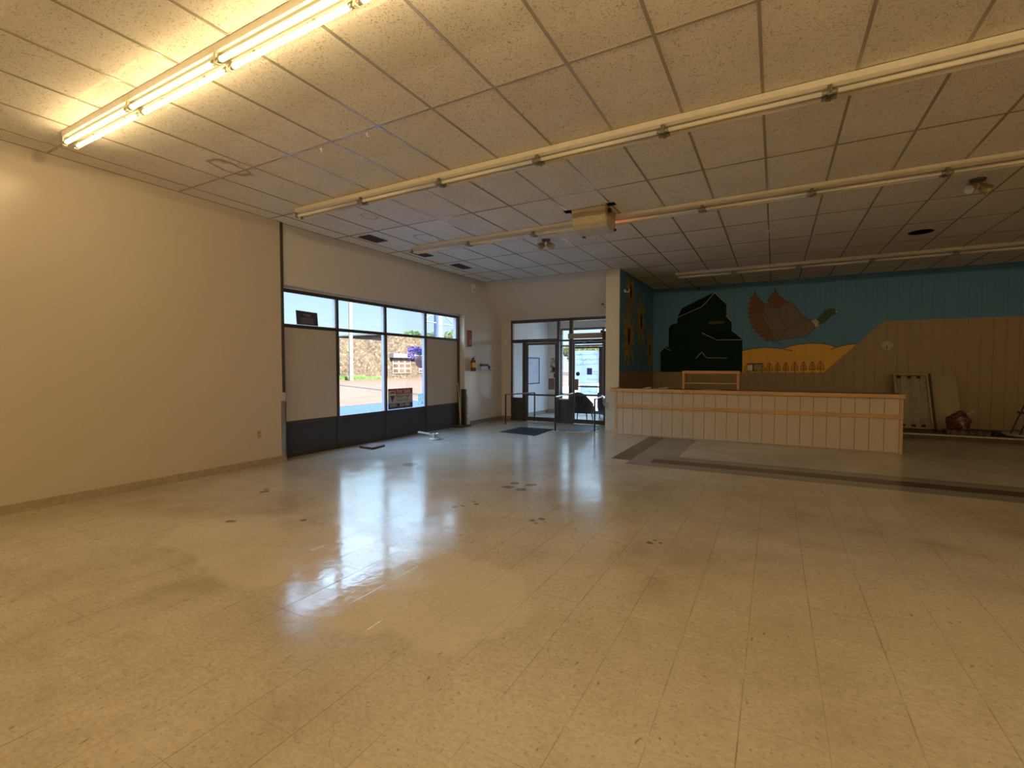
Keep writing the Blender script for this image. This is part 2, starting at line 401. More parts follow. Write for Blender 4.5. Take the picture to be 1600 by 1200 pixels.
g = G('translucent_paper'); d = g.n('ShaderNodeBsdfDiffuse'); d.inputs[0].default_value = (.8, .82, .82, 1); tr = g.n('ShaderNodeBsdfTranslucent'); tr.inputs[0].default_value = (.85, .87, .85, 1)
p, x, y, z = g.pos(); mx = g.n('ShaderNodeMixShader'); g.put(mx.inputs[0], g.rng(g.noise(p, 5, 3), .3, .7, .55, .7)); g.nt.links.new(d.outputs[0], mx.inputs[1]); g.nt.links.new(tr.outputs[0], mx.inputs[2]); g.nt.links.new(mx.outputs[0], g.out.inputs[0])
M_tpaper = g.mat
g = G('translucent_decal'); d = g.n('ShaderNodeBsdfDiffuse'); d.inputs[0].default_value = (.5, .62, .58, 1); tr = g.n('ShaderNodeBsdfTranslucent'); p, x, y, z = g.pos(); g.put(tr.inputs[0], g.ramp(g.noise(p, 28, 3), [(.4, (.30, .45, .38)), (.6, (.8, .88, .86))])); mx = g.n('ShaderNodeMixShader'); mx.inputs[0].default_value = .75; g.nt.links.new(d.outputs[0], mx.inputs[1]); g.nt.links.new(tr.outputs[0], mx.inputs[2]); g.nt.links.new(mx.outputs[0], g.out.inputs[0])
M_decal = g.mat

# ================================================================== ROOM SHELL
XL = -6.52      # left wall face
XW = -6.56      # window wall face
YD = 11.30      # inner entrance frame
YM = 13.75      # mural wall face
XN = -3.03      # nook side wall face
XR, YB = 9.6, -4.2
def struct(mb, name, mat, **kw):
    bv = kw.pop('bevel', 0); o = mb.build(name, mat, None, bv, **kw); o['kind'] = 'structure'; return o

# floor: cells of tile colour
m = MB()
xs = [-6.9, -2.2340, -1.9292, -1.6244, -1.3196, XR]
ys = [YB, 6.9564, 7.2612, 7.5660, 7.8708, 9.9, YM + .1]
for i in range(5):
    for j in range(6):
        cx, cyy = (xs[i] + xs[i + 1]) / 2, (ys[j] + ys[j + 1]) / 2; k = 0
        if cx > -1.93 and 6.9564 < cyy < 7.2612: k = 1
        elif cx > -1.93 and 7.2612 < cyy < 7.566: k = 2 if cx > -1.63 else 1
        elif cx > -1.93 and 7.566 < cyy < 7.8708: k = 1
        elif -1.93 < cx < -1.32 and 7.8 < cyy < 9.9: k = 1
        elif -2.24 < cx < -1.93 and 7.2612 < cyy < 9.9: k = 2
        elif cx > -1.33 and cyy > 7.87: k = 3
        m.cur = k; m.add([(xs[i], ys[j], 0), (xs[i + 1], ys[j], 0), (xs[i + 1], ys[j + 1], 0), (xs[i], ys[j + 1], 0)], [(0, 1, 2, 3)])
m.cur = 0; m.box(-6.9, XR, YB, YM + .1, -.12, -.002)
struct(m, 'floor', [M_floor, M_fgrey, M_fdark, M_fpale])

# ceiling with lay-in grid
m = MB(); m.box(-6.9, XR + .2, YB - .2, YM + .2, CEIL, CEIL + .06)
ceil_o = struct(m, 'ceiling', M_ceil)
m = MB()
for i in range(-6, 21):
    xx = -3.169 + .6096 * i
    if XW < xx < XR: m.box(xx - .011, xx + .011, YB, YM if xx > XN else 10.40, CEIL - .005, CEIL + .001)
j = -7
while True:
    yy = 3.2427 + 1.2192 * j
    if yy > YM: break
    if yy > YB: m.box(XW if yy < 10.4 else XN, XR, yy - .011, yy + .011, CEIL - .0045, CEIL + .001)
    j += 1
m.build('ceiling_grid', M_tbar, ceil_o)
m = MB()      # wall angle along the walls
m.box(XL, XL + .022, YB, 4.67, CEIL - .004, CEIL + .001); m.box(XW, XW + .022, 4.67, 10.40, CEIL - .004, CEIL + .001)
m.box(XW, XN, 10.378, 10.40, CEIL - .004, CEIL + .001); m.box(XN, XR, YM - .022, YM, CEIL - .004, CEIL + .001)
m.box(XN, XN + .022, 10.42, YM, CEIL - .004, CEIL + .001)
m.build('wall_angle', M_tbar, ceil_o)
# roof over the building (its shade falls on the street)
m = MB(); m.box(-6.95, XR + .3, YB - .3, YM + .28, 3.75, 4.65)
struct(m, 'trim_1', M_wall2)

# left wall
m = MB(); m.box(-6.9, XL, YB, 4.67, 0, CEIL + .1)
wl = struct(m, 'wall_left', M_wall)
m = MB(); m.box(XL, XL + .006, 4.625, 4.672, 1.05, CEIL - .01); m.build('edge_seam', plain('dark_edge_strip', (.06, .05, .04), .6), wl)
m = MB(); m.box(XL - .001, XL + .012, 4.60, 4.674, .085, .92); m.box(XL - .10, XL + .012, 4.664, 4.676, .085, .92)
m.build('corner_guard', M_steel, wl, label='brushed steel corner guard')
# window wall: above the glazing, the pier to the corner
YJ = 9.52
m = MB(); m.box(-6.9, XW, 4.67, YJ, 2.69, CEIL + .1); m.box(-6.9, XW, YJ, YM + .25, 0, CEIL + .1)
struct(m, 'wall_window', M_wall2)
# entrance wall: sloping upper part, stub at the left
m = MB()
m.prism([(10.40, CEIL + .05), (10.40, CEIL), (11.26, 2.68), (11.40, 2.68), (11.40, CEIL + .05)], XW - .02, -3.29, 'X')
m.box(XW - .02, -6.25, YD, YD + .1, 0, 2.68)
struct(m, 'wall_entrance', M_wall2)
# nook side wall, its white end and its painted face
m = MB(); m.box(-3.31, XN, 10.42, YM + .05, 0, CEIL + .05)
nk = struct(m, 'wall_nook', M_white if False else M_wall2)
m = MB(); m.box(-3.335, XN + .004, 10.402, 10.425, 0, CEIL - .003); m.build('end_trim', M_cream, nk)
# mural wall
m = MB(); m.box(-3.3, XR + .2, YM, YM + .25, 0, CEIL + .1)
struct(m, 'wall_mural', M_pan_brown)
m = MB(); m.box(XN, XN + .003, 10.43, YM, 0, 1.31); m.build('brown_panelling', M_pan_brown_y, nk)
m = MB(); m.box(XR, XR + .25, YB, YM + .2, 0, CEIL + .1); struct(m, 'wall_right', M_wall2)
m = MB(); m.box(-6.9, XR + .2, YB - .25, YB, 0, CEIL + .1); struct(m, 'wall_back', M_wall)

# baseboards
m = MB(); m.prism([(XL, 0), (XL + .016, 0), (XL + .013, .02), (XL + .010, .088), (XL, .092)], YB, 4.676, 'Y'); struct(m, 'baseboard_left', M_base)
m = MB(); m.prism([(XW, 0), (XW + .016, 0), (XW + .010, .098), (XW, .10)], 9.75, YD, 'Y'); m.box(XW + .0, -6.25, YD - .012, YD, 0, .10)
struct(m, 'baseboard_entrance', plain('grey_brown_baseboard', (.26, .22, .18), .5))

# ================================================================== WINDOW (street side)
W1 = thing('window_1', loc=(-6.72, 7.1, 0), kind='structure')
YV = [4.70, 5.84, 7.02, 8.25, 9.46]
ZS, ZT, ZH = .56, 2.085, 2.66
m = MB()
for yv in YV: m.box(-6.735, -6.70, yv - .026, yv + .026, 0.0, ZH)
for i in range(4):
    a, b = YV[i] + .026, YV[i + 1] - .026
    m.box(-6.735, -6.703, a, b, ZT - .028, ZT + .028); m.box(-6.735, -6.703, a, b, ZS - .03, ZS + .015); m.box(-6.735, -6.703, a, b, ZH - .055, ZH); m.box(-6.735, -6.703, a, b, 0, .035)
m.box(-6.735, -6.70, 9.484, YJ, 0, 2.69)
m.build('frame', M_bronze, W1, .003)
m = MB()
for yv in YV[1:4]: m.box(-6.80, -6.736, yv - .026, yv + .018, ZS, ZH)
m.box(-6.80, -6.736, 9.42, 9.445, ZT + .02, ZH)
m.build('outer_mullion', M_alu, W1, .003)
for i in range(4):
    a, b = YV[i] + .02, YV[i + 1] - .02
    m = MB(); m.box(-6.752, -6.746, a, b, ZT + .02, ZH - .03); m.build('glass', M_glass, W1)
    m = MB(); m.box(-6.73, -6.712, a, b, .03, ZS - .02); m.build('kick_panel', M_kick, W1)
    m = MB()
    if i in (0, 3): m.box(-6.730, -6.716, a, b, ZS + .01, ZT - .02); m.build('infill_board', M_board, W1, label='beige board filling the lower pane')
    else: m.box(-6.752, -6.746, a, b, ZS, ZT); m.build('glass', M_glass, W1)
m = MB(); m.box(-6.89, -6.70, 4.67, YJ, 2.662, 2.688); m.build('head_reveal', M_cream, W1)

# ================================================================== ENTRANCE SCREEN (inner)
W2 = thing('window_2', loc=(-4.85, YD, 0), kind='structure')
def bars(mb, Y, d, lst):
    for x0, x1, z0, z1 in lst: mb.box(x0, x1, Y, Y + d, z0, z1)
m = MB()
bars(m, YD - .03, .09, [(-6.25, -5.80, 0, .022), (-4.90, -4.48, 0, .022), (-3.61, -3.31, 0, .022), (-6.25, -6.20, 0, 2.68), (-5.90, -5.80, 0, 2.09), (-4.90, -4.84, 0, 2.65), (-4.56, -4.48, 0, 2.65), (-3.61, -3.55, 0, 2.09), (-3.575, -3.555, 2.10, 2.62), (-3.34, -3.31, 0, 2.65),
     (-6.25, -3.31, 2.60, 2.675), (-6.2, -4.9, 2.075, 2.165), (-4.84, -4.56, 2.085, 2.13), (-4.48, -3.34, 2.07, 2.13)])
m.build('frame', M_bronze, W2, .004)
m = MB()
bars(m, YD - .035, .015, [(-4.835, -4.825, .62, 2.08), (-4.575, -4.565, .62, 2.08), (-6.195, -6.17, .62, 2.08), (-6.195, -6.17, 2.165, 2.60)])
m.build('glazing_bead', M_alu, W2)
for x0, x1 in ((-6.20, -5.90), (-4.84, -4.56), (-3.55, -3.34)):
    m = MB(); m.box(x0, x1, YD, YD + .03, .02, .61); m.build('kick_panel', plain('brown_kick_panel', (.05, .042, .038), .45), W2)
    m = MB(); m.box(x0, x1, YD + .012, YD + .018, .61, 2.09); m.build('glass', M_glass, W2)
for x0, x1 in ((-6.20, -4.90), (-4.84, -4.56), (-4.48, -3.575), (-3.555, -3.34)):
    m = MB(); m.box(x0, x1, YD + .012, YD + .018, 2.12, 2.61); m.build('glass', M_glass, W2)
m = MB(); bars(m, YD - .04, .02, [(-4.84, -4.56, .60, .63), (-4.82, -4.58, .70, .715), (-4.84, -4.82, .60, .73), (-4.58, -4.56, .60, .73)]); m.build('sill_bead', M_alu, W2)

def leaf(name, x0, x1, Y, ztop, sw, mid, hinge_right):
    D = thing(name, loc=((x0 + x1) / 2, Y, 0), kind='structure')
    m = MB(); bars(m, Y - .02, .045, [(x0, x0 + sw, .01, ztop), (x1 - sw, x1, .01, ztop), (x0 + sw, x1 - sw, .01, .115), (x0 + sw, x1 - sw, ztop - .055, ztop)])
    m.build('door_frame', M_bronze, D, .004)
    m = MB(); m.box(x0 + sw, x1 - sw, Y - .001, Y + .005, .11, ztop - .05); m.build('glass', M_glass, D)
    if mid:
        m = MB(); m.box(x0 + sw, x1 - sw, Y - .035, Y - .012, mid - .022, mid + .022); m.build('push_bar', M_bronze, D, .003)
    return D
D1 = leaf('door_1', -5.79, -4.91, YD, 2.065, .05, .70, True)
m = MB(); m.box(-5.13, -4.965, YD - .05, YD - .022, .85, 1.14); m.build('push_plate', plain('brown_lock_plate', (.16, .125, .09), .4, .3), D1, .004)
m = MB(); m.cyl((-5.0, YD - .052, 1.35), (-5.0, YD - .022, 1.35), .02); m.box(-5.03, -4.96, YD - .03, YD - .02, 1.31, 1.43); m.build('lock', M_black, D1)
D2 = leaf('door_2', -4.47, -3.62, YD, 2.065, .045, .73, False)
m = MB(); m.box(-4.43, -4.31, YD - .05, YD - .022, .85, 1.13); m.build('push_plate', plain('brown_lock_plate', (.16, .125, .09)), D2, .004)
op = thing('door_operator', 'long beige metal box mounted over the right inner entrance door', 'door operator', (-4.0, YD - .06, 2.2))
m = MB(); m.box(-4.56, -3.67, YD - .13, YD - .032, 2.145, 2.27); m.build('operator_body', plain('beige_operator_casing', (.30, .25, .18), .5), op, .008)
m = MB(); m.box(-3.67, -3.56, YD - .12, YD - .032, 2.12, 2.30); m.box(-3.72, -3.66, YD - .11, YD - .03, 2.27, 2.33); m.build('end_bracket', M_black, op, .004)
m = MB(); m.tube([(-3.95, YD - .08, 2.145), (-3.9, YD - .14, 2.10), (-4.2, YD - .06, 2.03)], .008); m.build('closer_arm', M_steel, op)

# ================================================================== VESTIBULE
m = MB(); m.box(XW - .02, -6.25, YD + .1, YM + .06, 0, 3.2)
struct(m, 'wall_vestibule', M_white)
m = MB(); m.box(XW - .02, -5.86, YM - .1, YM + .05, 0, 2.62); m.box(XW - .02, -3.29, YM - .12, YM + .05, 2.62, 3.7)
struct(m, 'wall_front', M_wall2)
m = MB(); m.box(XW - .02, -3.29, YD + .1, YM, 2.98, 3.05); struct(m, 'ceiling_vestibule', M_white)
m = MB(); m.box(-6.25, -6.236, YD + .1, YM - .11, 0, .10); m.box(-6.25, -5.87, YM - .112, YM - .10, 0, .12); struct(m, 'baseboard_vestibule', plain('tan_baseboard', (.42, .33, .24)))
W3 = thing('window_3', loc=(-4.6, YM, 0), kind='structure')
m = MB(); bars(m, YM - .04, .09, [(-5.86, -5.79, 0, 2.62), (-5.56, -5.50, 0, 2.62), (-4.50, -4.45, 0, 2.62), (-3.36, -3.30, 0, 2.62), (-5.86, -3.30, 2.56, 2.63), (-5.86, -3.30, 2.06, 2.11), (-5.79, -5.56, .56, .62), (-4.45, -3.36, .56, .60), (-5.79, -5.56, 0, .06)])
m.build('frame', plain('blue_grey_frame', (.12, .13, .15), .4, .3), W3, .004)
for x0, x1, z0, z1 in ((-5.79, -5.56, .06, 2.06), (-4.45, -3.36, .04, 2.06), (-5.79, -5.56, 2.11, 2.56), (-5.50, -4.50, 2.11, 2.56), (-4.45, -3.36, 2.11, 2.56)):
    m = MB(); m.box(x0, x1, YM - .003, YM + .003, z0, z1); m.build('glass', M_glass, W3)
D3 = leaf('door_3', -5.495, -4.505, YM, 2.05, .10, .84, True)
# framed board on vestibule wall
fb = thing('framed_board', 'thin dark-framed white board on the left wall of the entrance porch', 'notice board', (-6.24, 12.6, .95))
m = MB(); m.box(-6.249, -6.238, 12.24, 13.0, .96, 1.69); m.build('board', plain('pale_blue_white_board', (.62, .68, .80), .3), fb)
m = MB()
for a in ((12.22, 13.02, .935, .965), (12.22, 13.02, 1.685, 1.715), (12.22, 12.25, .935, 1.715), (12.99, 13.02, .935, 1.715)): m.box(-6.25, -6.225, *a[:2], *a[2:])
m.build('frame', plain('dark_grey_frame', (.12, .12, .14)), fb)
# notices and a box on the porch's far wall
for (x0, x1, z0, z1, mt, lb) in ((-6.16, -5.98, 1.25, 1.72, plain('faded_tan_poster', (.42, .36, .24), .5, 0, .4, 12), 'tall faded tan notice on the porch end wall'),
                             (-5.96, -5.90, 1.30, 1.75, plain('pale_green_poster', (.50, .52, .38), .5, 0, .3, 14), 'narrow pale green notice beside the outer door frame')):
    m = MB(); m.box(x0, x1, YM - .106, YM - .1005, z0, z1); setp(m.build('notice', mt, None), lb, 'poster')
m = MB(); m.box(-6.02, -5.90, YM - .16, YM - .101, 1.10, 1.24); m.box(-6.0, -5.92, YM - .172, YM - .16, 1.13, 1.18)
setp(m.build('intercom_box', M_black, None, .006), 'small black box on the porch end wall below the notices', 'intercom')
# porch ceiling lights and a dropped strip fixture
for cx, cyy, lb in ((-5.75, 12.1, 'small dark round porch ceiling light nearest the inner left door'), (-5.6, 13.0, 'small dark round porch ceiling light nearer the street')):
    t = thing('porch_light', lb, 'ceiling light', (cx, cyy, 2.9), 'porch ceiling lights')
    m = MB(); m.lathe((cx, cyy, 2.985), [(.10, 0), (.10, -.015), (.06, -.03)]); m.build('mount', M_black, t)
    m = MB(); m.lathe((cx, cyy, 2.957), [(.055, 0), (.06, -.03), (.035, -.06), (.0, -.065)]); m.build('globe', M_whitepl, t)
t = thing('hanging_fixture', 'grey metal fixture dangling from the porch ceiling over the outer door', 'light fixture', (-4.55, 12.9, 2.8))
m = MB(); m.lathe((-4.9, 12.9, 2.98), [(.09, 0), (.09, -.02), (.05, -.06), (.02, -.08)]); m.box(-4.9, -4.55, 12.86, 12.94, 2.82, 2.90); m.build('mount', plain('grey_fixture_metal', (.28, .27, .26), .5), t, .004)
m = MB(); m.tube([(-4.75, 12.9, 2.91), (-4.4, 12.9, 2.86), (-4.02, 12.9, 2.78)], .022); m.tube([(-4.02, 12.9, 2.78), (-4.0, 12.9, 2.72)], .012); m.build('arm', plain('grey_fixture_metal', (.28, .27, .26)), t)
m = MB(); m.box(-4.22, -3.98, 12.85, 12.95, 2.69, 2.72); m.build('lamp_plate', plain('grey_fixture_metal', (.28, .27, .26)), t, .003)

# big paper notice with handwriting on the outer door, seen from behind
t = thing('door_poster', 'large white paper with handwriting taped to the outer entrance door glass', 'poster', (-5.0, YM - .02, 1.3))
m = MB(); m.box(-5.39, -4.61, YM - .012, YM - .009, .94, 1.93)
m.build('paper', M_tpaper, t)
def scrib(rows, x0, x1, yy, par, mt, h=.07, r=.004):
    for zr in rows:
        xx = x0; pts = []
        while xx < x1:
            w = random.uniform(.05, .14)
            for k in range(8): pts.append((xx + w * k / 7, yy, zr + random.uniform(-h / 2, h / 2)))
            pts.append((xx + w + .01, yy, zr - h * .4)); xx += w + random.uniform(.02, .045)
        m = MB(); m.tube(pts, r, 5); m.build('handwriting_line', mt, par)
M_tealm = plain('teal_marker', (.08, .20, .20))
scrib((1.82, 1.66, 1.52), -5.33, -4.68, YM - .016, t, M_tealm)
m = MB(); m.box(-4.98, -4.82, YM - .018, YM - .014, 1.20, 1.40); m.build('blue_square', plain('blue_print', (.10, .16, .55)), t)
scrib((1.06,), -4.98, -4.66, YM - .016, t, plain('red_marker', (.55, .08, .06)), .05)
scrib((1.30, 1.22), -4.80, -4.62, YM - .016, t, plain('yellow_marker', (.7, .65, .08)), .05, .006)
t = thing('lower_door_notice', 'smaller white handwritten notice below the large paper on the outer door', 'poster', (-5.0, YM - .02, .7))
m = MB(); m.box(-5.2, -4.64, YM - .012, YM - .009, .60, .90); m.build('paper', M_tpaper, t)
scrib((.82, .69), -5.10, -4.75, YM - .016, t, M_tealm, .06)
m = MB(); m.cyl((-4.33, YD - .022, 1.26), (-4.33, YD - .026, 1.26), .052, n=28)
setp(m.build('round_sticker', plain('dark_sticker', (.05, .06, .05)), None), 'round dark sticker on the glass of the right inner door', 'sticker')

# dark upholstered chairs in the porch, seen through the right door
def porch_chair(x, y, rot, lb, s=1.0):
    t = thing('tub_chair', lb, 'chair', (x, y, 0), 'chairs in the entrance porch')
    M = Matrix.Translation((x, y, 0)) @ Matrix.Rotation(rot, 4, 'Z') @ Matrix.Scale(s, 4)
    fab = plain('charcoal_upholstery', (.035, .033, .04), .8, 0, .3, 20)
    m = MB(); m.M = M
    n = 14; vs = []; 
    for i in range(n + 1):
        a = PI * (i / n); c_, s_ = math.cos(a), math.sin(a)
        top = .50 + .28 * (s_ ** 1.5)
        for rr, zz in ((.30, .22), (.33, .35), (.33, top - .03), (.30, top), (.26, top - .03), (.25, .22)): vs.append((rr * c_, rr * s_ * .9, zz))
    fs = [(i * 6 + k, (i + 1) * 6 + k, (i + 1) * 6 + (k + 1) % 6, i * 6 + (k + 1) % 6) for i in range(n) for k in range(6)]
    fs += [tuple(range(6)), tuple(range(n * 6, n * 6 + 6))[::-1]]
    m.add(vs, fs, True); m.build('backrest', fab, t)
    m = MB(); m.M = M; m.box(-.26, .26, -.30, .20, .22, .40); m.build('seat', fab, t, .04)
    for sx in (-.2, .2):
        for sy in (-.24, .16):
            m = MB(); m.M = M; m.cyl((sx, sy, .22), (sx * 1.1, sy * 1.1, 0), .018, .012); m.build('leg', M_black, t)
porch_chair(-4.50, 12.0, PI * 1.0, 'dark upholstered tub chair in the porch behind the right inner door', 1.0)
porch_chair(-4.02, 12.75, PI * .7, 'dark upholstered tub chair in the porch, right of and behind the other', .95)

# guard rails at the entrance
def rail_post(mb, x, y, h):
    mb.cyl((x, y, 0), (x, y, h), .019); 
def guard_rail(lb, x, y, x2, y2, h, end_post=False, grp='entrance guard rails'):
    t = thing('guard_rail', lb, 'guard rail', (x, y, 0), grp)
    m = MB(); rail_post(m, x, y, h); m.build('post', plain('dark_bronze_post', (.055, .045, .04), .35, .5), t)
    m = MB(); m.lathe((x, y, 0), [(.055, 0), (.055, .008), (.025, .014)]); m.build('floor_flange', M_steel, t)
    m = MB(); m.tube([(x, y, h - .012), (x2, y2, h)], .017); m.build('top_rail', M_chrome, t)
    if end_post:
        m = MB(); rail_post(m, x2, y2, h); m.build('post', plain('dark_bronze_post', (.055, .045, .04)), t)
        m = MB(); m.lathe((x2, y2, 0), [(.055, 0), (.055, .008), (.025, .014)]); m.build('floor_flange', M_steel, t)
    return t
guard_rail('thin guard rail with posts left of the entrance doors', -5.81, 10.21, -5.46, 11.12, .765, True)
guard_rail('short guard rail between the two dark floor mats', -4.27, 9.74, -4.44, 11.20, .775)
gr = guard_rail('guard rail with shiny gate bars beside the counter end', -3.46, 10.05, -3.60, 11.12, .735)
m = MB()
for k in range(3): m.tube([(-3.52 + .03 * k, 10.75 - .12 * k, .76), (-3.36, 10.42 - .06 * k, .765), (-3.27, 10.10, .70 - .05 * k), (-3.13, 9.98, .63 - .05 * k)], .014)
m.build('gate_bars', M_chrome, gr)
m = MB(); m.tube([(-3.53, 9.93, .012), (-3.75, 9.76, .012), (-3.98, 9.70, .012)], .012, 8)
setp(m.build('loose_bar', M_chrome, None), 'thin shiny bar lying at the edge of the right-hand mat', 'metal bar')

# floor mats
def mat_obj(lb, pts, mt, name='door_mat'):
    m = MB(); m.prism(pts, .002, .012, 'Z'); setp(m.build(name, mt, None, .002), lb, 'mat')
mat_obj('black ribbed door mat in front of the left entrance door', [(-5.28, 9.02), (-4.36, 8.88), (-4.42, 9.98), (-5.25, 9.98)], M_mat)
mat_obj('dark grey shiny door mat in front of the right entrance door', [(-4.20, 9.86), (-3.56, 9.98), (-3.55, 10.72), (-4.10, 10.60)], M_matb)

# ================================================================== FLUORESCENT ROWS
def strip_row(lb, x0, n, Y, lit, tag_pink=None, lights=True, npt=8, soft=0.0):
    t = thing('fluorescent_fixture', lb, 'ceiling light', (x0, Y, CEIL))
    S = 1.2192; x1 = x0 + S * n
    m = MB(); prof = [(Y - .058, CEIL - .006), (Y - .056, CEIL - .055), (Y - .030, CEIL - .073), (Y + .030, CEIL - .073), (Y + .056, CEIL - .055), (Y + .058, CEIL - .006)]
    m.prism(prof, x0 - .01, x1 + .01, 'X')
    for i in range(1, n): m.box(x0 + S * i - .0015, x0 + S * i + .0015, Y - .0595, Y + .0595, CEIL - .056, CEIL - .007)
    m.build('housing', M_housing, t)
    for i in range(n):
        a, b = x0 + S * i + .028, x0 + S * (i + 1) - .028
        for dy in (-.042, .042):
            on = lit and not (lit == 2 and i == 0 and dy < 0 and False)
            mt = M_tube_on if on else M_tube_off
            if tag_pink is not None and i == tag_pink and dy < 0: mt = M_pink
            m = MB(); zc = CEIL - .112; vs_, fs_ = [], []; nn = 14
            prof_ = [(a - .016, .004), (a - .016, .0188), (a + .022, .0188), (a + .022, .0182), (b - .022, .0182), (b - .022, .0188), (b + .016, .0188), (b + .016, .004)]
            for px_, r_ in prof_: vs_ += [(px_, Y + dy + r_ * math.cos(2 * PI * q / nn), zc + r_ * math.sin(2 * PI * q / nn)) for q in range(nn)]
            for j_ in range(len(prof_) - 1):
                m.cur = 0 if j_ == 3 else 1
                m.sm += [True] * nn; m.mi += [m.cur] * nn
                m.f += [[j_ * nn + q, j_ * nn + (q + 1) % nn, (j_ + 1) * nn + (q + 1) % nn, (j_ + 1) * nn + q] for q in range(nn)]
            m.v = [Vector(q) for q in vs_]; m.build('tube', [mt, M_cap], t)
            for e in (a - .020, b + .020):
                m = MB(); m.box(e - .008, e + .008, Y + dy - .016, Y + dy + .016, CEIL - .134, CEIL - .06); m.build('lamp_holder', M_cap if not lit else M_cream, t, .003)
        if lit and lights:
            for k in range(npt):
                for dy in (-.075, .075):
                    ld = bpy.data.lights.new('tube_glow', 'POINT'); ld.energy = LAMP_W / npt / 2; ld.color = LAMP_COL; ld.shadow_soft_size = soft
                    lo = bpy.data.objects.new('tube_glow', ld); C.objects.link(lo); lo.parent = t
                    lo.location = (a - x0 + (b - a) * (k + .5) / npt, dy, -.15)
    return t
g = G('failing_pink_tube'); p, x, y, z = g.pos(); nz = g.noise(p, 3, 2)
k_ = g.n('ShaderNodeBsdfPrincipled'); k_.inputs['Base Color'].default_value = (.7, .62, .5, 1); k_.inputs['Roughness'].default_value = .2
k_.inputs['Emission Color'].default_value = (1, .22, .12, 1)
g.put(k_.inputs['Emission Strength'], g.rng(x, -2.08, -1.55, .35, 0.0)); g.nt.links.new(k_.outputs[0], g.out.inputs[0]); M_pink = g.mat
strip_row('glowing row of paired fluorescent tubes at upper left of the ceiling', -5.77, 12, 1.96, True)
strip_row('added unseen row of lit fluorescent tubes just behind the camera', -5.77, 12, -.43, True, npt=3, soft=.03)  # row added out of view to even the room light
strip_row('added unseen row of lit fluorescent tubes farthest behind the camera', -5.77, 12, -2.85, True, npt=3, soft=.03)  # second added row, unseen, lifts the far ceiling and counter
strip_row('unlit fluorescent strip row, nearest of the dark ones to the camera', -5.77, 8, 4.39, False)
strip_row('short unlit fluorescent strip left of the beige ceiling box', -5.77, 3, 6.76, False)
strip_row('unlit fluorescent strip with a pinkish tube end right of the beige ceiling box', -5.77 + 1.2192 * 3 + .022, 7, 6.76, False, tag_pink=0)
strip_row('unlit fluorescent strip high over the counter, closest to the duck mural', -2.04, 6, 11.55, False)

# beige curved box on the ceiling
t = thing('ceiling_heater_box', 'beige metal box with a curved underside hanging from the ceiling mid-room', 'ceiling unit', (-2.25, 6.45, CEIL))
bx0, bx1 = -2.50, -2.02
prof = [(6.24, CEIL - .004), (6.24, CEIL - .07), (6.25, CEIL - .13), (6.29, CEIL - .20), (6.36, CEIL - .25), (6.45, CEIL - .275), (6.64, CEIL - .285), (6.665, CEIL - .275), (6.665, CEIL - .004)]
m = MB(); m.prism(prof, bx0, bx1, 'X'); m.build('casing', plain('beige_enamel_casing', (.52, .45, .30), .4), t, .006)
m = MB(); m.prism([(q[0] + (.012 if q[0] < 6.4 else -.012), min(q[1] + .012, CEIL - .004)) for q in prof], bx1, bx1 + .012, 'X'); m.build('end_plate', plain('grey_beige_end_plate', (.38, .33, .24), .4), t)
m = MB(); m.cyl((bx1 + .012, 6.34, CEIL - .06), (bx1 + .05, 6.34, CEIL - .06), .03); m.cyl((bx1 + .012, 6.62, CEIL - .25), (bx1 + .04, 6.62, CEIL - .25), .018); m.box(bx0 + .02, bx0 + .06, 6.60, 6.655, CEIL - .30, CEIL - .285); m.build('cable_gland', M_black, t)
m = MB(); m.box(-2.62, -2.505, 6.22, 6.34, CEIL - .006, CEIL - .0052); m.box(bx1 + .02, bx1 + .13, 6.20, 6.32, CEIL - .006, CEIL - .0052)
m.build('ceiling_gap', M_hole, t)

# twin-head emergency lights
def em_light(lb, x, y, r):
    t = thing('emergency_light', lb, 'emergency light', (x, y, CEIL), 'twin-head emergency lights')
    mt = plain('tan_lamp_plastic', (.30, .23, .13), .4)
    m = MB(); m.lathe((x, y, CEIL), [(.075, 0), (.07, -.025), (.03, -.035)]); m.build('ceiling_plate', plain('dark_plate', (.10, .08, .06)), t)
    for s in (-1, 1):
        m = MB(); dx, dy = math.cos(r) * s, math.sin(r) * s
        a = Vector((x + dx * .02, y + dy * .02, CEIL - .03)); b = Vector((x + dx * .06, y + dy * .06, CEIL - .09)); m.tube([a, b], .014)
        d = Vector((dx * .8, dy * .8 - .35, -.55)).normalized()
        m.cyl(b - d * .03, b + d * .04, .038, .055); m.cyl(b + d * .04, b + d * .075, .058, .055)
        h = m.build('lamp_head', mt, t)
        m = MB(); m.cyl(b + d * .0752, b + d * .078, .05, .045); m.build('lens', plain('clear_lens', (.5, .48, .42), .1), h)
em_light('twin-head emergency lamp on the ceiling left, near the entrance', -3.46, 7.47, .3)
em_light('twin-head emergency lamp on the ceiling at the far right', 2.02, 7.50, .5)

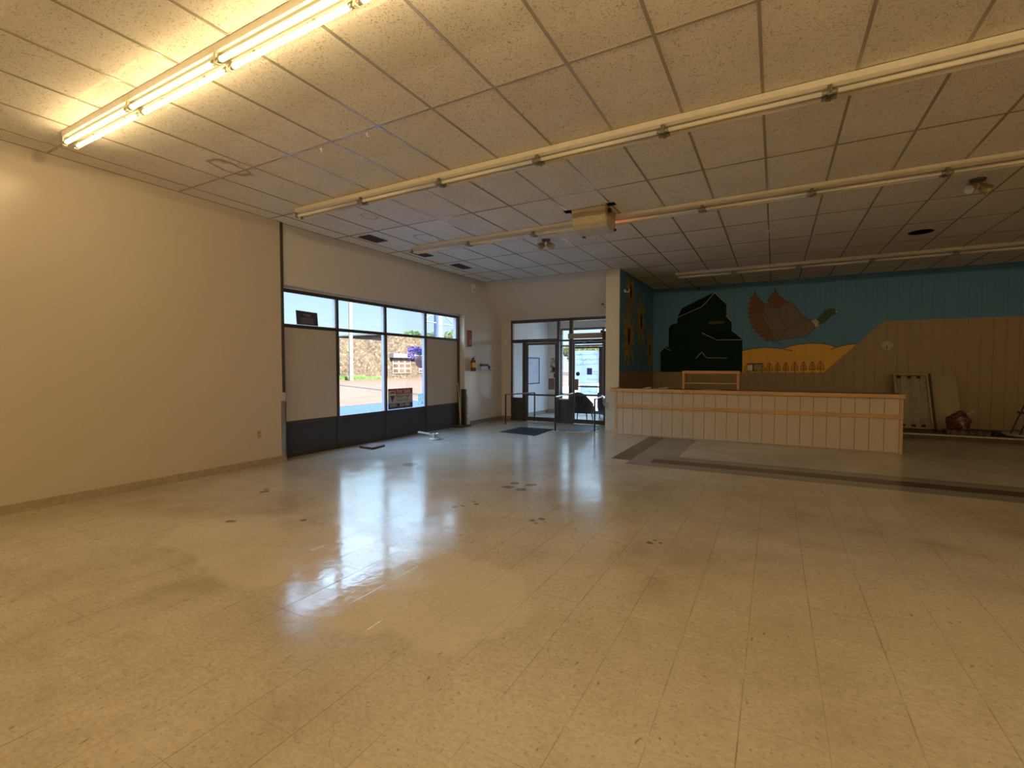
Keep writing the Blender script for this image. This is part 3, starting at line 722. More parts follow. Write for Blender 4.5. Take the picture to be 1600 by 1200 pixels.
# vents, hole, sprinkler, clips
def vent(lb, x0, x1, y0, y1):
    t = thing('ceiling_vent', lb, 'vent', ((x0 + x1) / 2, (y0 + y1) / 2, CEIL), 'dark ceiling vents')
    m = MB(); m.box(x0, x1, y0, y1, CEIL - .007, CEIL - .0052); m.build('opening', M_hole, t)
    m = MB(); w = .022
    m.box(x0, x1, y0, y0 + w, CEIL - .014, CEIL - .007); m.box(x0, x1, y1 - w, y1, CEIL - .014, CEIL - .007); m.box(x0, x0 + w, y0, y1, CEIL - .014, CEIL - .007); m.box(x1 - w, x1, y0, y1, CEIL - .014, CEIL - .007)
    m.build('frame', plain('dark_vent_frame', (.07, .06, .05)), t)
    m = MB(); n = 4
    for i in range(1, n):
        xx = x0 + (x1 - x0) * i / n; m.box(xx - .012, xx + .004, y0 + w, y1 - w, CEIL - .012, CEIL - .007)
    m.build('louvers', plain('grey_louver', (.16, .14, .12)), t)
vent('dark louvred ceiling vent nearest the camera above the street window', -6.12, -5.86, 5.78, 6.20)
vent('dark ceiling vent at the left end of the second unlit light row', -6.08, -5.86, 7.02, 7.46)
vent('dark louvred ceiling vent nearest the entrance corner', -6.08, -5.84, 8.28, 8.78)
m = MB(); m.lathe((2.02, 9.95, CEIL - .0052), [(.165, 0), (.16, -.004), (.13, -.003), (.12, 0)]); m.lathe((2.02, 9.95, CEIL - .0054), [(.12, 0), (0.001, -.001)])
setp(m.build('round_ceiling_opening', M_hole, None), 'round black opening in the ceiling at right over the counter', 'ceiling opening')
t = thing('ceiling_sprinkler', 'small white fitting hanging from the ceiling above the counter', 'sprinkler', (-.13, 8.68, CEIL))
m = MB(); m.lathe((-.13, 8.68, CEIL), [(.05, -.005), (.05, -.02), (.02, -.03)]); m.build('plate', M_whitepl, t)
m = MB(); m.cyl((-.13, 8.68, CEIL - .03), (-.13, 8.68, CEIL - .10), .010); m.lathe((-.13, 8.68, CEIL - .10), [(.01, 0), (.028, -.012), (.0, -.02)]); m.build('head', M_whitepl, t)
for x, y, lb in ((-3.35, 3.29, 'tiny white ceiling hook, the one nearer the camera'), (-3.99, 3.30, 'tiny white ceiling hook, the one nearer the left wall')):
    m = MB(); m.box(x - .012, x + .012, y - .006, y + .006, CEIL - .012, CEIL - .003); m.tube([(x, y, CEIL - .010), (x, y, CEIL - .03), (x + .012, y, CEIL - .04), (x + .022, y, CEIL - .032)], .004, 6)
    setp(m.build('ceiling_hook', M_whitepl, None), lb, 'hook', 'ceiling hooks')

# ================================================================== LEFT / WINDOW WALL ITEMS
t = thing('wall_outlet', 'small tan electrical outlet low on the left wall', 'outlet', (XL, 4.24, .455))
m = MB(); m.box(XL, XL + .006, 4.205, 4.275, .40, .515); m.build('cover_plate', plain('tan_outlet_plastic', (.50, .37, .22)), t, .002)
for zz in (.435, .48):
    m = MB(); m.cyl((XL + .006, 4.24, zz), (XL + .009, 4.24, zz), .016); m.build('socket', plain('brown_outlet_plastic', (.30, .22, .13)), t)
t = thing('motion_sensor', 'white rounded sensor box high on the wall above the window corner', 'sensor', (XW, 9.88, 3.37))
m = MB(); m.box(XW, XW + .05, 9.80, 9.96, 3.25, 3.48); m.build('casing', M_whitepl, t, .015)
m = MB(); m.box(XW + .05, XW + .056, 9.83, 9.93, 3.29, 3.36); m.build('lens', plain('cream_lens', (.6, .56, .45), .2), t, .004)
t = thing('extinguisher_sign', 'tall narrow red-brown sign on the wall above the fire extinguisher', 'sign', (XW, 9.73, 1.93))
m = MB(); m.box(XW, XW + .03, 9.64, 9.80, 1.93, 2.33); m.build('sign_board', M_redboard, t, .004)
m = MB()
for k in range(5): m.box(XW + .0302, XW + .0315, 9.67, 9.77, 1.98 + k * .03, 1.99 + k * .03)
m.build('white_print', M_cline, t)
t = thing('fire_extinguisher', 'dark red fire extinguisher hanging on the wall beside the window', 'fire extinguisher', (XW + .07, 9.78, 1.33))
m = MB(); m.lathe((XW + .085, 9.78, 1.33), [(.06, 0), (.068, .01), (.068, .22), (.05, .27), (.022, .29), (.02, .31)]); m.build('cylinder', plain('dark_red_cylinder', (.16, .02, .015), .3), t)
m = MB(); m.lathe((XW + .085, 9.78, 1.42), [(.0687, 0), (.0687, .12)]); m.build('label_band', M_yel, t)
m = MB(); m.box(XW + .065, XW + .105, 9.75, 9.81, 1.635, 1.66); m.tube([(XW + .085, 9.76, 1.66), (XW + .085, 9.85, 1.70), (XW + .085, 9.90, 1.685)], .008, 6); m.tube([(XW + .085, 9.80, 1.65), (XW + .085, 9.90, 1.64)], .006, 6); m.build('handle', M_black, t)
m = MB(); m.tube([(XW + .085, 9.74, 1.65), (XW + .09, 9.70, 1.62), (XW + .09, 9.69, 1.5), (XW + .09, 9.70, 1.42)], .009, 8); m.build('hose', M_black, t)
m = MB(); m.box(XW, XW + .02, 9.75, 9.81, 1.5, 1.62); m.build('wall_bracket', M_steel, t)
t = thing('wall_dispenser', 'small navy and white box mounted on the wall near the entrance corner', 'dispenser', (XW, 10.40, 1.36))
m = MB(); m.box(XW, XW + .07, 10.20, 10.50, 1.36, 1.50); m.build('body', plain('white_blue_casing', (.55, .58, .68), .3), t, .01)
m = MB(); m.box(XW + .0005, XW + .073, 10.195, 10.505, 1.45, 1.51); m.build('lid', M_navy, t, .006)
m = MB(); m.lathe((XW + .04, 10.54, 1.43), [(.04, -.03), (.05, 0), (.04, .03)], axis='Y'); m.build('knob', M_black, t)
m = MB(); m.lathe((XW + .05, 10.70, 1.38), [(.012, .02), (.045, 0), (.05, -.03), (.0, -.04)]); m.box(XW, XW + .03, 10.69, 10.71, 1.375, 1.40)
setp(m.build('wall_bulb', M_whitepl, None), 'small round white knob on the wall right of the navy dispenser', 'knob')
m = MB(); m.box(-6.40 - .045, -6.40 + .045, YD - .025, YD, 2.07, 2.19)
setp(m.build('thermostat', M_cream, None, .006), 'small cream thermostat on the wall left of the entrance frame', 'thermostat')
# things at the window jamb
m = MB(); m.box(XW - .002, XW + .01, YJ - .002, YJ + .07, .03, .90); m.box(-6.66, XW + .01, YJ - .010, YJ - .001, .03, .90)
setp(m.build('jamb_guard', plain('brown_black_metal', (.05, .04, .03), .4, .4), None), 'tall dark metal guard on the right corner of the window recess', 'corner guard')
m = MB(); n = 40; vs = []
for i in range(n + 1):
    zz = .02 + .74 * i / n; w = .05 + .018 * math.sin(i * 1.35) + random.uniform(-.008, .008); d = .012 + .010 * math.sin(i * 1.35 + 1)
    vs += [(XW + .003, YJ + .072, zz), (XW + d + .008, YJ + .072 + w * .5, zz), (XW + .003, YJ + .072 + w, zz)]
fs = []
for i in range(n):
    for k in range(2): fs.append((i * 3 + k, i * 3 + k + 1, (i + 1) * 3 + k + 1, (i + 1) * 3 + k))
m.add(vs, fs, True); setp(m.build('broken_plaster_edge', plain('chipped_plaster', (.55, .52, .46), .8, 0, .7, 22, .5), None), 'chipped pale plaster edge beside the dark guard at the window corner', 'plaster')
m = MB(); m.tube([(-6.62, 9.33, 1.05), (-6.60, 9.40, .05)], .011, 8); setp(m.build('wooden_stick', M_stick, None), 'thin yellowish stick leaning in the right corner of the window recess', 'stick')
m = MB(); m.box(-6.66, -6.44, 9.18, 9.62, .0, .035); setp(m.build('dark_tray', plain('dark_brown_tray', (.06, .045, .03)), None, .006), 'dark flat tray on the floor at the window corner', 'tray')
# board leaning strip inside the jamb
# for-sale sign standing in the window
t = thing('for_sale_sign', 'rectangular red, white and navy for-sale sign standing in the street window', 'sign', (-6.685, 7.4, .58))
sx = -6.69; y0, y1, z0, z1 = 7.05, 7.77, .585, 1.0
m = MB(); m.box(sx, sx + .008, y0, y1, z0, z1); m.build('panel', plain('sign_white', (.42, .40, .37), .6), t)
F_ = sx + .0085
m = MB(); m.box(F_ - .0004, F_ + .0008, y0 + .20, y1, .885, z1); m.box(F_ - .0004, F_ + .0008, y0, y0 + .21, .96, z1); m.build('red_band', plain('sign_red', (.30, .05, .04)), t)
m = MB(); m.box(F_ - .0004, F_ + .0008, y0, y1, z0 + .015, .70); m.build('navy_band', plain('sign_navy', (.03, .03, .06)), t)
Mw = plain('sign_lettering_white', (.62, .58, .55)); Mk = plain('sign_lettering_dark', (.05, .05, .06))
text('for_sale_text', 'For Sale', .125, on_x(F_ + .001, y0 + .235, .905), Mw, t, .0004)
text('agent_text', 'Natalie Hall', .085, on_x(F_ + .0005, y0 + .22, .815), Mk, t, .0004)
text('number_text', '780-812-0455', .062, on_x(F_ + .0005, y0 + .25, .735), Mk, t, .0004, sx=.95)
text('brand_text', 'RE/MAX', .085, on_x(F_ + .001, y0 + .03, .632), Mw, t, .0004, sx=.72)
text('phone_text', '826-4884', .10, on_x(F_ + .001, y0 + .33, .628), Mw, t, .0004, sx=.80)
# balloon emblem
def disc_x(mb, x, y, z, ry, rz, a0=0, a1=2 * PI, n=20, pt=None):
    vs = [(x, y + ry * math.cos(a0 + (a1 - a0) * i / n), z + rz * math.sin(a0 + (a1 - a0) * i / n)) for i in range(n + 1)]
    if pt: vs.append(pt)
    mb.add(vs, [tuple(range(len(vs)))])
m = MB(); disc_x(m, F_ + .0012, y0 + .115, .895, .082, .062); m.build('balloon_ring', Mw, t)
m = MB(); disc_x(m, F_ + .0018, y0 + .115, .892, .074, .056, 0, PI); m.build('balloon_red', plain('sign_red', (.30, .05, .04)), t)
m = MB(); disc_x(m, F_ + .0020, y0 + .115, .875, .070, .022, 0, PI); disc_x(m, F_ + .0022, y0 + .115, .868, .072, .02, PI, 2 * PI); m.build('balloon_white', Mw, t)
m = MB(); m.add([(F_ + .0024, y0 + .043, .862), (F_ + .0024, y0 + .187, .862), (F_ + .0024, y0 + .135, .77), (F_ + .0024, y0 + .125, .725), (F_ + .0024, y0 + .105, .725), (F_ + .0024, y0 + .095, .77)], [(0, 5, 4, 3, 2, 1)]); m.build('balloon_blue', plain('sign_dark_blue', (.03, .035, .08)), t)
# dark notice in the upper left pane
t = thing('window_notice', 'dark framed notice propped in the upper left pane of the street window', 'sign', (-6.69, 5.22, 2.11))
m = MB(); m.M = Matrix.Translation((-6.695, 5.22, 2.115)) @ Matrix.Rotation(math.radians(0), 4, 'X')
m.prism([(-.20, 0), (.20, 0), (.185, .215), (-.215, .225)], 0, .012, 'X'); m.build('frame', plain('green_black_card', (.035, .045, .035)), t)
m = MB(); m.M = Matrix.Translation((-6.683, 5.22, 2.115)) @ Matrix.Rotation(math.radians(0), 4, 'X')
m.box(0, .002, -.16, .145, .015, .19); m.build('card', plain('navy_card', (.035, .03, .06)), t)
m = MB(); m.M = Matrix.Translation((-6.681, 5.22, 2.115)) @ Matrix.Rotation(math.radians(0), 4, 'X')
m.box(0, .001, -.08, .05, .155, .170); m.box(0, .001, -.02, .06, .135, .142)
for k in range(6): m.box(0, .001, -.14, .12 - .02 * (k % 2), .025 + k * .016, .030 + k * .016)
m.build('print', plain('faint_print', (.22, .22, .28)), t)
m = MB(); m.box(-6.7455, -6.744, 8.02, 8.2, .62, .86); m.build('window_decal', M_decal, W1, label='pale square decal at the glass corner')

# floor debris by the window
t = thing('carpet_offcut', 'square brown slab lying on the floor below the street window', 'slab', (-6.26, 6.21, 0))
m = MB(); m.prism([(-6.41, 6.04), (-6.08, 6.02), (-6.12, 6.36), (-6.45, 6.40)], 0, .035, 'Z'); m.build('slab', plain('dark_red_brown_edge', (.10, .055, .04)), t)
m = MB(); m.prism([(-6.405, 6.045), (-6.085, 6.025), (-6.125, 6.355), (-6.445, 6.395)], .0351, .040, 'Z'); m.build('top_face', plain('tan_brown_carpet', (.26, .19, .14), .9, 0, .3, 60), t)
m = MB(); m.M = Matrix.Translation((-6.33, 7.78, .055)) @ Matrix.Rotation(.5, 4, 'Z') @ Matrix.Rotation(.18, 4, 'Y'); m.box(-.17, .17, -.05, .05, -.012, .012)
setp(m.build('white_plate', M_whitepl, None, .004), 'flat white strip lying on the floor against the dark window panels', 'plate')
t = thing('broken_lamp_fitting', 'shiny chrome and cream fitting lying on the floor by the street window', 'lamp fitting', (-5.90, 7.50, 0))
m = MB(); m.lathe((-5.87, 7.46, 0), [(.10, 0), (.11, .012), (.09, .024), (.04, .03)]); m.build('base', plain('cream_base', (.6, .55, .42)), t)
m = MB(); m.lathe((-5.90, 7.53, .032), [(.035, 0), (.05, .02), (.07, .06), (.095, .085), (.09, .088), (.06, .065), (.02, .03)]); m.build('bowl', M_chrome, t)
m = MB()
for k in range(4):
    a = k * PI / 2 + .4; m.tube([(-5.90 + .05 * math.cos(a), 7.53 + .05 * math.sin(a), .03), (-5.90 + .10 * math.cos(a), 7.53 + .10 * math.sin(a), .06), (-5.90 + .11 * math.cos(a), 7.53 + .11 * math.sin(a), .12)], .007, 6)
m.build('bracket_arms', M_chrome, t)
m = MB(); m.tube([(-3.56, 10.86, 2.92), (-3.50, 11.0, 2.78), (-3.47, YD - .05, 2.62)], .005, 6); m.lathe((-3.56, 10.84, 2.90), [(.0, -.02), (.03, -.01), (.03, .03), (.0, .04)], 12)
setp(m.build('hanging_wire', plain('brown_wire', (.14, .10, .07)), None), 'short wire with a small knob on the wall above the right entrance door', 'wire')

# ================================================================== COUNTER
ct = thing('service_counter', 'long beige panelled service counter with oak trim in front of the mural', 'counter', (-.55, 10.2, 0))
cx0, cx1, cyf, cyb = -2.95, 1.85, 9.90, 10.52
m = MB(); m.box(cx0 + .02, cx1 - .02, cyf + .012, cyf + .03, 0.02, .93); m.build('front_panel', M_counter, ct)
m = MB(); m.box(cx0, cx0 + .02, cyf + .03, cyb, .02, .93); m.build('side_panel', M_board, ct)
m = MB(); m.box(cx1 - .02, cx1, cyf + .03, cyb, .02, .93); m.build('side_panel', M_board, ct)
m = MB(); m.box(cx0 + .02, cx1 - .02, cyb - .02, cyb, .02, .93); m.build('back_panel', M_board, ct)
m = MB(); m.box(cx0 - .08, cx1 + .01, cyf + .0, cyb + .06, .93, .978); m.build('countertop', M_lam, ct)
m = MB(); m.box(cx0 - .11, cx1 + .025, cyf - .035, cyf + .0, .915, .985); m.box(cx0 - .11, cx0 - .08, cyf + .0, cyb + .06, .915, .985); m.box(cx1 + .01, cx1 + .025, cyf, cyb + .06, .915, .985); m.build('edge_trim', M_trim, ct, .004)
m = MB(); m.box(cx0 - .012, cx1 + .012, cyf - .016, cyf + .012, .58, .645); m.box(cx1, cx1 + .012, cyf + .012, cyb, .58, .645); m.build('middle_rail', M_trim, ct, .004)
m = MB(); m.box(cx0 - .008, cx0 + .022, cyf - .004, cyf + .03, 0, .915); m.build('corner_post', M_trimz, ct, .003)
m = MB(); m.box(cx1 - .022, cx1 + .006, cyf - .004, cyf + .03, 0, .915); m.build('corner_post', M_trimz, ct, .003)
m = MB(); m.box(cx0, cx1, cyf + .03, cyf + .05, 0, .02); m.box(cx0 + .02, cx1 - .02, cyf + .004, cyf + .012, 0, .025); m.build('plinth', M_base, ct)

# open wooden shelf standing on the counter
t = thing('open_shelf', 'small open pine shelf unit standing on the left half of the counter', 'shelf', (-1.13, 10.40, .98))
for xx in (-1.67, -.65):
    m = MB(); m.box(xx, xx + .045, 10.32, 10.50, .978, 1.30); m.build('side_upright', M_bench, t, .004)
m = MB(); m.box(-1.675, -.60, 10.31, 10.51, 1.30, 1.355); m.build('top_shelf', M_bench, t, .004)
m = MB(); m.box(-1.625, -.65, 10.36, 10.50, 1.09, 1.115); m.build('lower_shelf', M_bench, t, .003)
# papers and odds on the counter
def paper(lb, x, y, w, d, r, h=.004, mt=None, name='paper_sheet'):
    m = MB(); m.M = Matrix.Translation((x, y, .979)) @ Matrix.Rotation(r, 4, 'Z')
    m.box(-w / 2, w / 2, -d / 2, d / 2, 0, h * .4); m.add([(-w / 2, -d / 2, h * .5), (w / 2, -d / 2, h), (w / 2, d / 2, h * 3), (-w / 2, d / 2, h)], [(0, 1, 2, 3)])
    setp(m.build(name, mt or M_paper, None), lb, 'paper')
paper('crumpled white paper near the left end of the counter', -2.38, 10.30, .16, .12, .3, .012)
paper('second scrap of white paper on the counter, just left of the shelf', -2.06, 10.34, .22, .14, -.2, .012)
paper('flat white sheet on the counter under the pine shelf', -1.12, 10.18, .34, .16, .05, .003)

# ================================================================== NOOK: PLATFORM AND ITEMS
m = MB(); m.box(XN + .01, XR, 12.22, YM, .0, .10); m.box(XN + .01, XR, 12.20, 12.22, 0, .09)
pf = struct(m, 'floor_platform', plain('dark_platform_covering', (.10, .075, .05), .6, 0, .2, 6))
m = MB(); m.box(XN + .01, XR, 12.185, 12.23, .085, .112); m.build('metal_edge', plain('dull_aluminium_edge', (.52, .46, .36), .35, .3), pf, .004)
def lean(y_foot, y_top, x, z0, L_):   # frame leaning on the mural wall: local x across, local z up, local -y outwards
    a = math.atan2(y_top - y_foot, math.sqrt(max(L_ * L_ - (y_top - y_foot) ** 2, .01)))
    return Matrix.Translation((x, y_foot, z0)) @ Matrix.Rotation(-a, 4, 'X')
t = thing('fluorescent_troffer', 'cream metal ceiling light frame leaning against the brown wall right of the counter', 'light fixture', (2.5, 12.9, .1))
Ml = lean(13.0, 13.62, 2.64, .105, 1.32); w = .30; h = 1.30
mt = plain('dusty_cream_metal', (.44, .385, .27), .45)
m = MB(); m.M = Ml; m.box(-w, w, .0, .012, 0, h); m.build('back_pan', plain('dusty_cream_reflector', (.40, .35, .25), .4), t)
m = MB(); m.M = Ml
for a in ((-w, -w + .03, 0, h), (w - .03, w, 0, h), (-w, w, 0, .03), (-w, w, h - .03, h)): m.box(a[0], a[1], -.07, 0, a[2], a[3])
m.build('frame', mt, t, .003)
for k, xx in enumerate((-.20, -.02, .14)):
    m = MB(); m.M = Ml; m.prism([(xx - .04, 0), (xx, -.035), (xx + .04, 0)], .05, h - .05, 'Z'); m.build('channel', mt, t)
    for zz in (.05, h - .09):
        m = MB(); m.M = Ml; m.box(xx - .03, xx + .03, -.055, -.01, zz, zz + .04); m.build('lamp_holder', M_black, t)
m = MB(); m.M = Ml; m.box(w + .005, w + .05, -.05, .01, .0, h + .01); m.build('side_flange', plain('dark_brown_edge', (.08, .06, .045)), t)  # dark brown strip along the frame's right side
Ml = lean(13.12, 13.68, 3.23, .105, 1.28)
m = MB(); m.M = Ml; m.box(-.21, .21, 0, .02, 0, 1.26)
setp(m.build('leaning_board', plain('plain_beige_board', (.40, .34, .23), .6, 0, .04, 3), None), 'plain beige board leaning on the wall behind the red bag', 'board')
m = MB(); m.box(2.98, 3.62, 12.30, 12.55, .101, .20)
setp(m.build('low_box', plain('worn_brown_box', (.13, .10, .065), .7, 0, .5, 12), None, .008), 'low worn brown box on the platform under the red bag', 'box')
# bag
t = thing('shopping_bag', 'crumpled red and dark plastic bag on the low box by the wall', 'bag', (3.2, 12.43, .2))
bm_ = bmesh.new(); bmesh.ops.create_icosphere(bm_, subdivisions=4, radius=1)
rnd = random.Random(3); ph = [(rnd.uniform(-4, 4), rnd.uniform(-4, 4), rnd.uniform(-4, 4), rnd.uniform(0, 6)) for _ in range(9)]
for v in bm_.verts:
    c0 = v.co.copy(); d = 1 + sum(.026 * math.sin(a * c0.x * 1.7 + b * c0.y * 1.7 + c_ * c0.z * 1.7 + q) for a, b, c_, q in ph)
    x_, y_, z_ = c0 * d; z_ = max(z_, -.8)
    v.co = Vector((3.19 + x_ * .185, 12.43 + y_ * .11, .37 + z_ * .20 - .008 + (.02 * math.sin(5 * x_ + 1) if z_ > .3 else 0)))
me = bpy.data.meshes.new('bag_body'); bm_.to_mesh(me); bm_.free()
g = G('red_patterned_plastic'); p, x, y, z = g.pos(); nz = g.noise(p, 9, 3, .6, 1.5)
c = g.ramp(nz, [(.0, (.02, .012, .02)), (.42, (.05, .012, .02)), (.50, (.16, .022, .022)), (.58, (.13, .03, .03)), (.64, (.38, .33, .30)), (.70, (.18, .09, .02))])
me.materials.append(g.bsdf(c, .3, 0, g.bump(nz, .5, .02)))
for q in me.polygons: q.use_smooth = True
o = bpy.data.objects.new('bag_body', me); C.objects.link(o); me.transform(Matrix.Translation(-wloc(t))); o.parent = t
m = MB(); m.tube([(3.30, 12.42, .50), (3.36, 12.41, .56), (3.40, 12.42, .60), (3.40, 12.43, .52)], .014, 8); m.build('bag_handle', plain('pale_bag_handle', (.40, .36, .30)), t)
m = MB(); bmx = [(3.64 + .2 * i / 12, 12.6 + .06 * math.sin(i * 2.1), .105 + .035 + .018 * math.sin(i * 1.3)) for i in range(13)]
m.tube(bmx, .032, 10); setp(m.build('dark_cloth', plain('dark_red_cloth', (.05, .02, .022), .9), None), 'dark red cloth lying on the platform right of the bag', 'cloth')
# round tray and folding chair at the right edge
m = MB(); m.lathe((4.25, 12.62, .103), [(.30, 0), (.36, .02), (.38, .06), (.365, .065), (.34, .03), (.0, .012)], 40)
setp(m.build('round_tray', plain('pale_enamel_tray', (.42, .38, .31), .4), None), 'pale round tray on the platform under the folding chair', 'tray')
t = thing('folding_chair', 'black metal folding chair at the right edge of the photo on the platform', 'chair', (4.35, 12.62, .12))
fc = plain('black_chair_metal', (.02, .025, .03), .35, .3); zb = .122
m = MB()
for yy in (12.42, 12.80): m.tube([(4.05, yy, zb + .02), (4.20, yy, .60), (4.32, yy, .98)], .013, 8)
m.tube([(4.32, 12.42, .98), (4.33, 12.61, 1.0), (4.32, 12.80, .98)], .013, 8); m.tube([(4.09, 12.42, .22), (4.09, 12.80, .22)], .010, 8); m.build('back_frame', fc, t)
m = MB()
for yy in (12.45, 12.77): m.tube([(4.50, yy, zb + .02), (4.30, yy, .56), (4.22, yy, .62)], .013, 8)
m.tube([(4.47, 12.45, .22), (4.47, 12.77, .22)], .010, 8); m.build('rear_legs', fc, t)
m = MB(); m.box(4.12, 4.52, 12.44, 12.78, .545, .575); m.build('seat', fc, t, .01)
m = MB(); m.M = Matrix.Translation((4.285, 12.61, .88)) @ Matrix.Rotation(.3, 4, 'Y'); m.box(-.008, .008, -.18, .18, -.09, .09); m.build('backrest', fc, t, .004)

# ================================================================== MURALS (painted on the panelling)
def poly(mb, pts, Y): mb.add([(a, Y, b) for a, b in pts], [tuple(range(len(pts)))])
def ribbon(mb, pts, Y, w, axis='y'):
    for (a, b), (c_, d) in zip(pts[:-1], pts[1:]):
        dx, dz = c_ - a, d - b; l = math.hypot(dx, dz) or 1; nx, nz = -dz / l * w / 2, dx / l * w / 2; ex, ez = dx / l * w * .3, dz / l * w * .3
        q = [(a - ex + nx, b - ez + nz), (a - ex - nx, b - ez - nz), (c_ + ex - nx, d + ez - nz), (c_ + ex + nx, d + ez + nz)]
        mb.add([((u, Y, v) if axis == 'y' else (Y, u, v)) for u, v in q], [(0, 1, 2, 3)])
mu = thing('duck_mural', 'large wall mural of a green grain elevator and a flying mallard on teal', 'mural', (0, YM, 1.3))
m = MB(); poly(m, [(XN, 1.295), (1.03, 1.295), (2.05, 2.36), (2.18, 2.49), (XR, 2.49), (XR, CEIL), (XN, CEIL)], YM - .002); m.build('teal_sky', M_teal, mu, tri=True)
Y1, Y2, Y3, Y4 = YM - .0035, YM - .005, YM - .0065, YM - .008
elev = [(-2.81, 1.30), (-2.82, 1.87), (-2.73, 1.98), (-2.6, 1.99), (-2.6, 2.51), (-2.53, 2.61), (-2.38, 2.64), (-2.37, 2.81), (-2.26, 3.04), (-1.86, 3.23), (-1.44, 3.42), (-1.14, 3.08), (-1.14, 2.78), (-1.01, 2.61), (-1.01, 2.38), (-.75, 2.15), (-.74, 1.30)]
m = MB(); poly(m, elev, Y2); ge = m.build('grain_elevator', M_green, mu, tri=True)
m = MB(); poly(m, [(-2.37, 2.81), (-2.26, 3.04), (-1.86, 3.23), (-1.44, 3.42), (-1.63, 3.17), (-1.76, 3.05)], Y3); poly(m, [(-1.73, 2.35), (-1.36, 2.15), (-.75, 2.14), (-1.01, 2.38), (-1.2, 2.40)], Y3); m.build('elevator_roofs', M_green2, ge, tri=True)
m = MB()
for l_ in ([(-2.37, 2.80), (-1.76, 3.05), (-1.63, 3.17), (-1.44, 3.41), (-1.14, 3.09)], [(-1.73, 2.35), (-1.36, 2.15), (-.75, 2.145)], [(-1.88, 1.67), (-1.73, 1.84), (-1.61, 1.68), (-1.11, 1.67)], [(-2.81, 1.87), (-2.72, 1.98), (-2.55, 1.89)], [(-1.15, 2.78), (-1.01, 2.62)]): ribbon(m, l_, Y4, .014)
m.build('roof_outlines', M_cline, ge)
text('town_name', 'ANDREW', .115, on_y(-1.58, Y4, 2.575), plain('dull_rust_lettering', (.30, .16, .10)), ge, .0004, sx=.80)
def arcpts(p): return p
h1 = [(-.75, 1.86), (-.5, 1.905), (-.22, 1.93), (.07, 1.905), (.22, 1.87)]
h2 = [(.19, 1.90), (.32, 1.955), (.47, 1.99), (.65, 2.01), (.81, 2.015), (1.0, 2.0), (1.15, 1.965), (1.28, 1.91)]
h3 = [(1.17, 1.86), (1.32, 1.92), (1.5, 1.965), (1.69, 1.985)]
m = MB(); poly(m, [(-.74, 1.295)] + h1[:-1] + h2 + h3[2:] + [(1.03, 1.295)], Y1); gh = m.build('golden_hills', M_gold, mu, tri=True)
m = MB(); ribbon(m, h1 + [(.38, 1.835)], Y4, .016); ribbon(m, h2, Y4, .016); ribbon(m, h3, Y4, .016); m.build('hill_outlines', M_line, gh)
for i, tx in enumerate((-.62, -.44, -.28, -.12, .06, .24, .43, .62, .80, .97)):
    m = MB(); tp = 1.52 + .006 * i; wd = .062 + .012 * (i % 3 == 0)
    out = [(tx, tp), (tx + wd * .6, tp - .06), (tx + wd, tp - .16), (tx + wd * .9, tp - .20), (tx - wd * .9, tp - .20), (tx - wd, tp - .16), (tx - wd * .6, tp - .06), (tx, tp)]
    ribbon(m, out, Y2, .012); ribbon(m, [(tx, tp), (tx, 1.27)], Y2, .011)
    for k in range(4): zz = tp - .06 - .035 * k; ribbon(m, [(tx - wd * (.35 + .15 * k), zz - .03), (tx, zz), (tx + wd * (.35 + .15 * k), zz - .03)], Y2, .009)
    m.build('painted_tree', plain('dark_brown_mural_paint', (.075, .03, .012)), mu)
duck = [(-.5, 3.4), (-.47, 3.3), (-.4, 3.2), (-.28, 3.07), (-.15, 2.97), (-.10, 2.93), (-.13, 3.0), (-.2, 3.03), (-.14, 3.08), (-.19, 3.12), (-.1, 3.17), (-.14, 3.22), (-.06, 3.26), (-.09, 3.31), (-.05, 3.35), (-.03, 3.42), (-.01, 3.32), (.05, 3.23), (.19, 3.12), (.27, 3.06), (.36, 3.01), (.43, 2.93), (.5, 2.8), (.58, 2.68), (.67, 2.61), (.77, 2.58), (.86, 2.54), (.91, 2.46), (.84, 2.39), (.76, 2.27), (.63, 2.19), (.38, 2.15), (.12, 2.11), (-.04, 2.08)]
for i in range(10):   # ragged feather tips down the back of the wing
    a = i / 9; bx = [-.22, -.36, -.45, -.52, -.57, -.60, -.61, -.61, -.59, -.55][i]; bz = 2.07 + 1.12 * a
    duck += [(bx - .05, bz + .0 + .03), (bx + .03, bz + .07)]
m = MB(); poly(m, duck, Y2); dk = m.build('mallard', M_duckb, mu, tri=True)
m = MB(); wing = [(-.5, 3.4), (-.47, 3.3), (-.4, 3.2), (-.28, 3.07), (-.27, 2.92), (-.3, 2.74), (-.23, 2.58), (-.14, 2.42), (-.07, 2.27), (-.04, 2.08)] + duck[-20:]
poly(m, wing, Y3); poly(m, [(-.03, 3.42), (.05, 3.23), (.19, 3.12), (.27, 3.05), (.12, 2.99), (.07, 2.9), (-.09, 2.94), (-.13, 3.0), (-.2, 3.03), (-.14, 3.08), (-.19, 3.12), (-.1, 3.17), (-.14, 3.22), (-.06, 3.26)], Y3); m.build('rust_feathers', M_duckw, dk, tri=True)
m = MB(); poly(m, [(.86, 2.59), (.96, 2.7), (1.02, 2.79), (1.12, 2.84), (1.21, 2.83), (1.26, 2.79), (1.30, 2.77), (1.30, 2.735), (1.26, 2.7), (1.19, 2.67), (1.09, 2.57), (1.01, 2.49), (.92, 2.44), (.9, 2.53)], Y3); m.build('green_head', M_duckg, dk, tri=True)
m = MB(); poly(m, [(1.25, 2.79), (1.32, 2.775), (1.38, 2.76), (1.32, 2.735), (1.26, 2.72)], Y4); m.build('bill', plain('teal_bill_paint', (.10, .17, .16)), dk, tri=True)
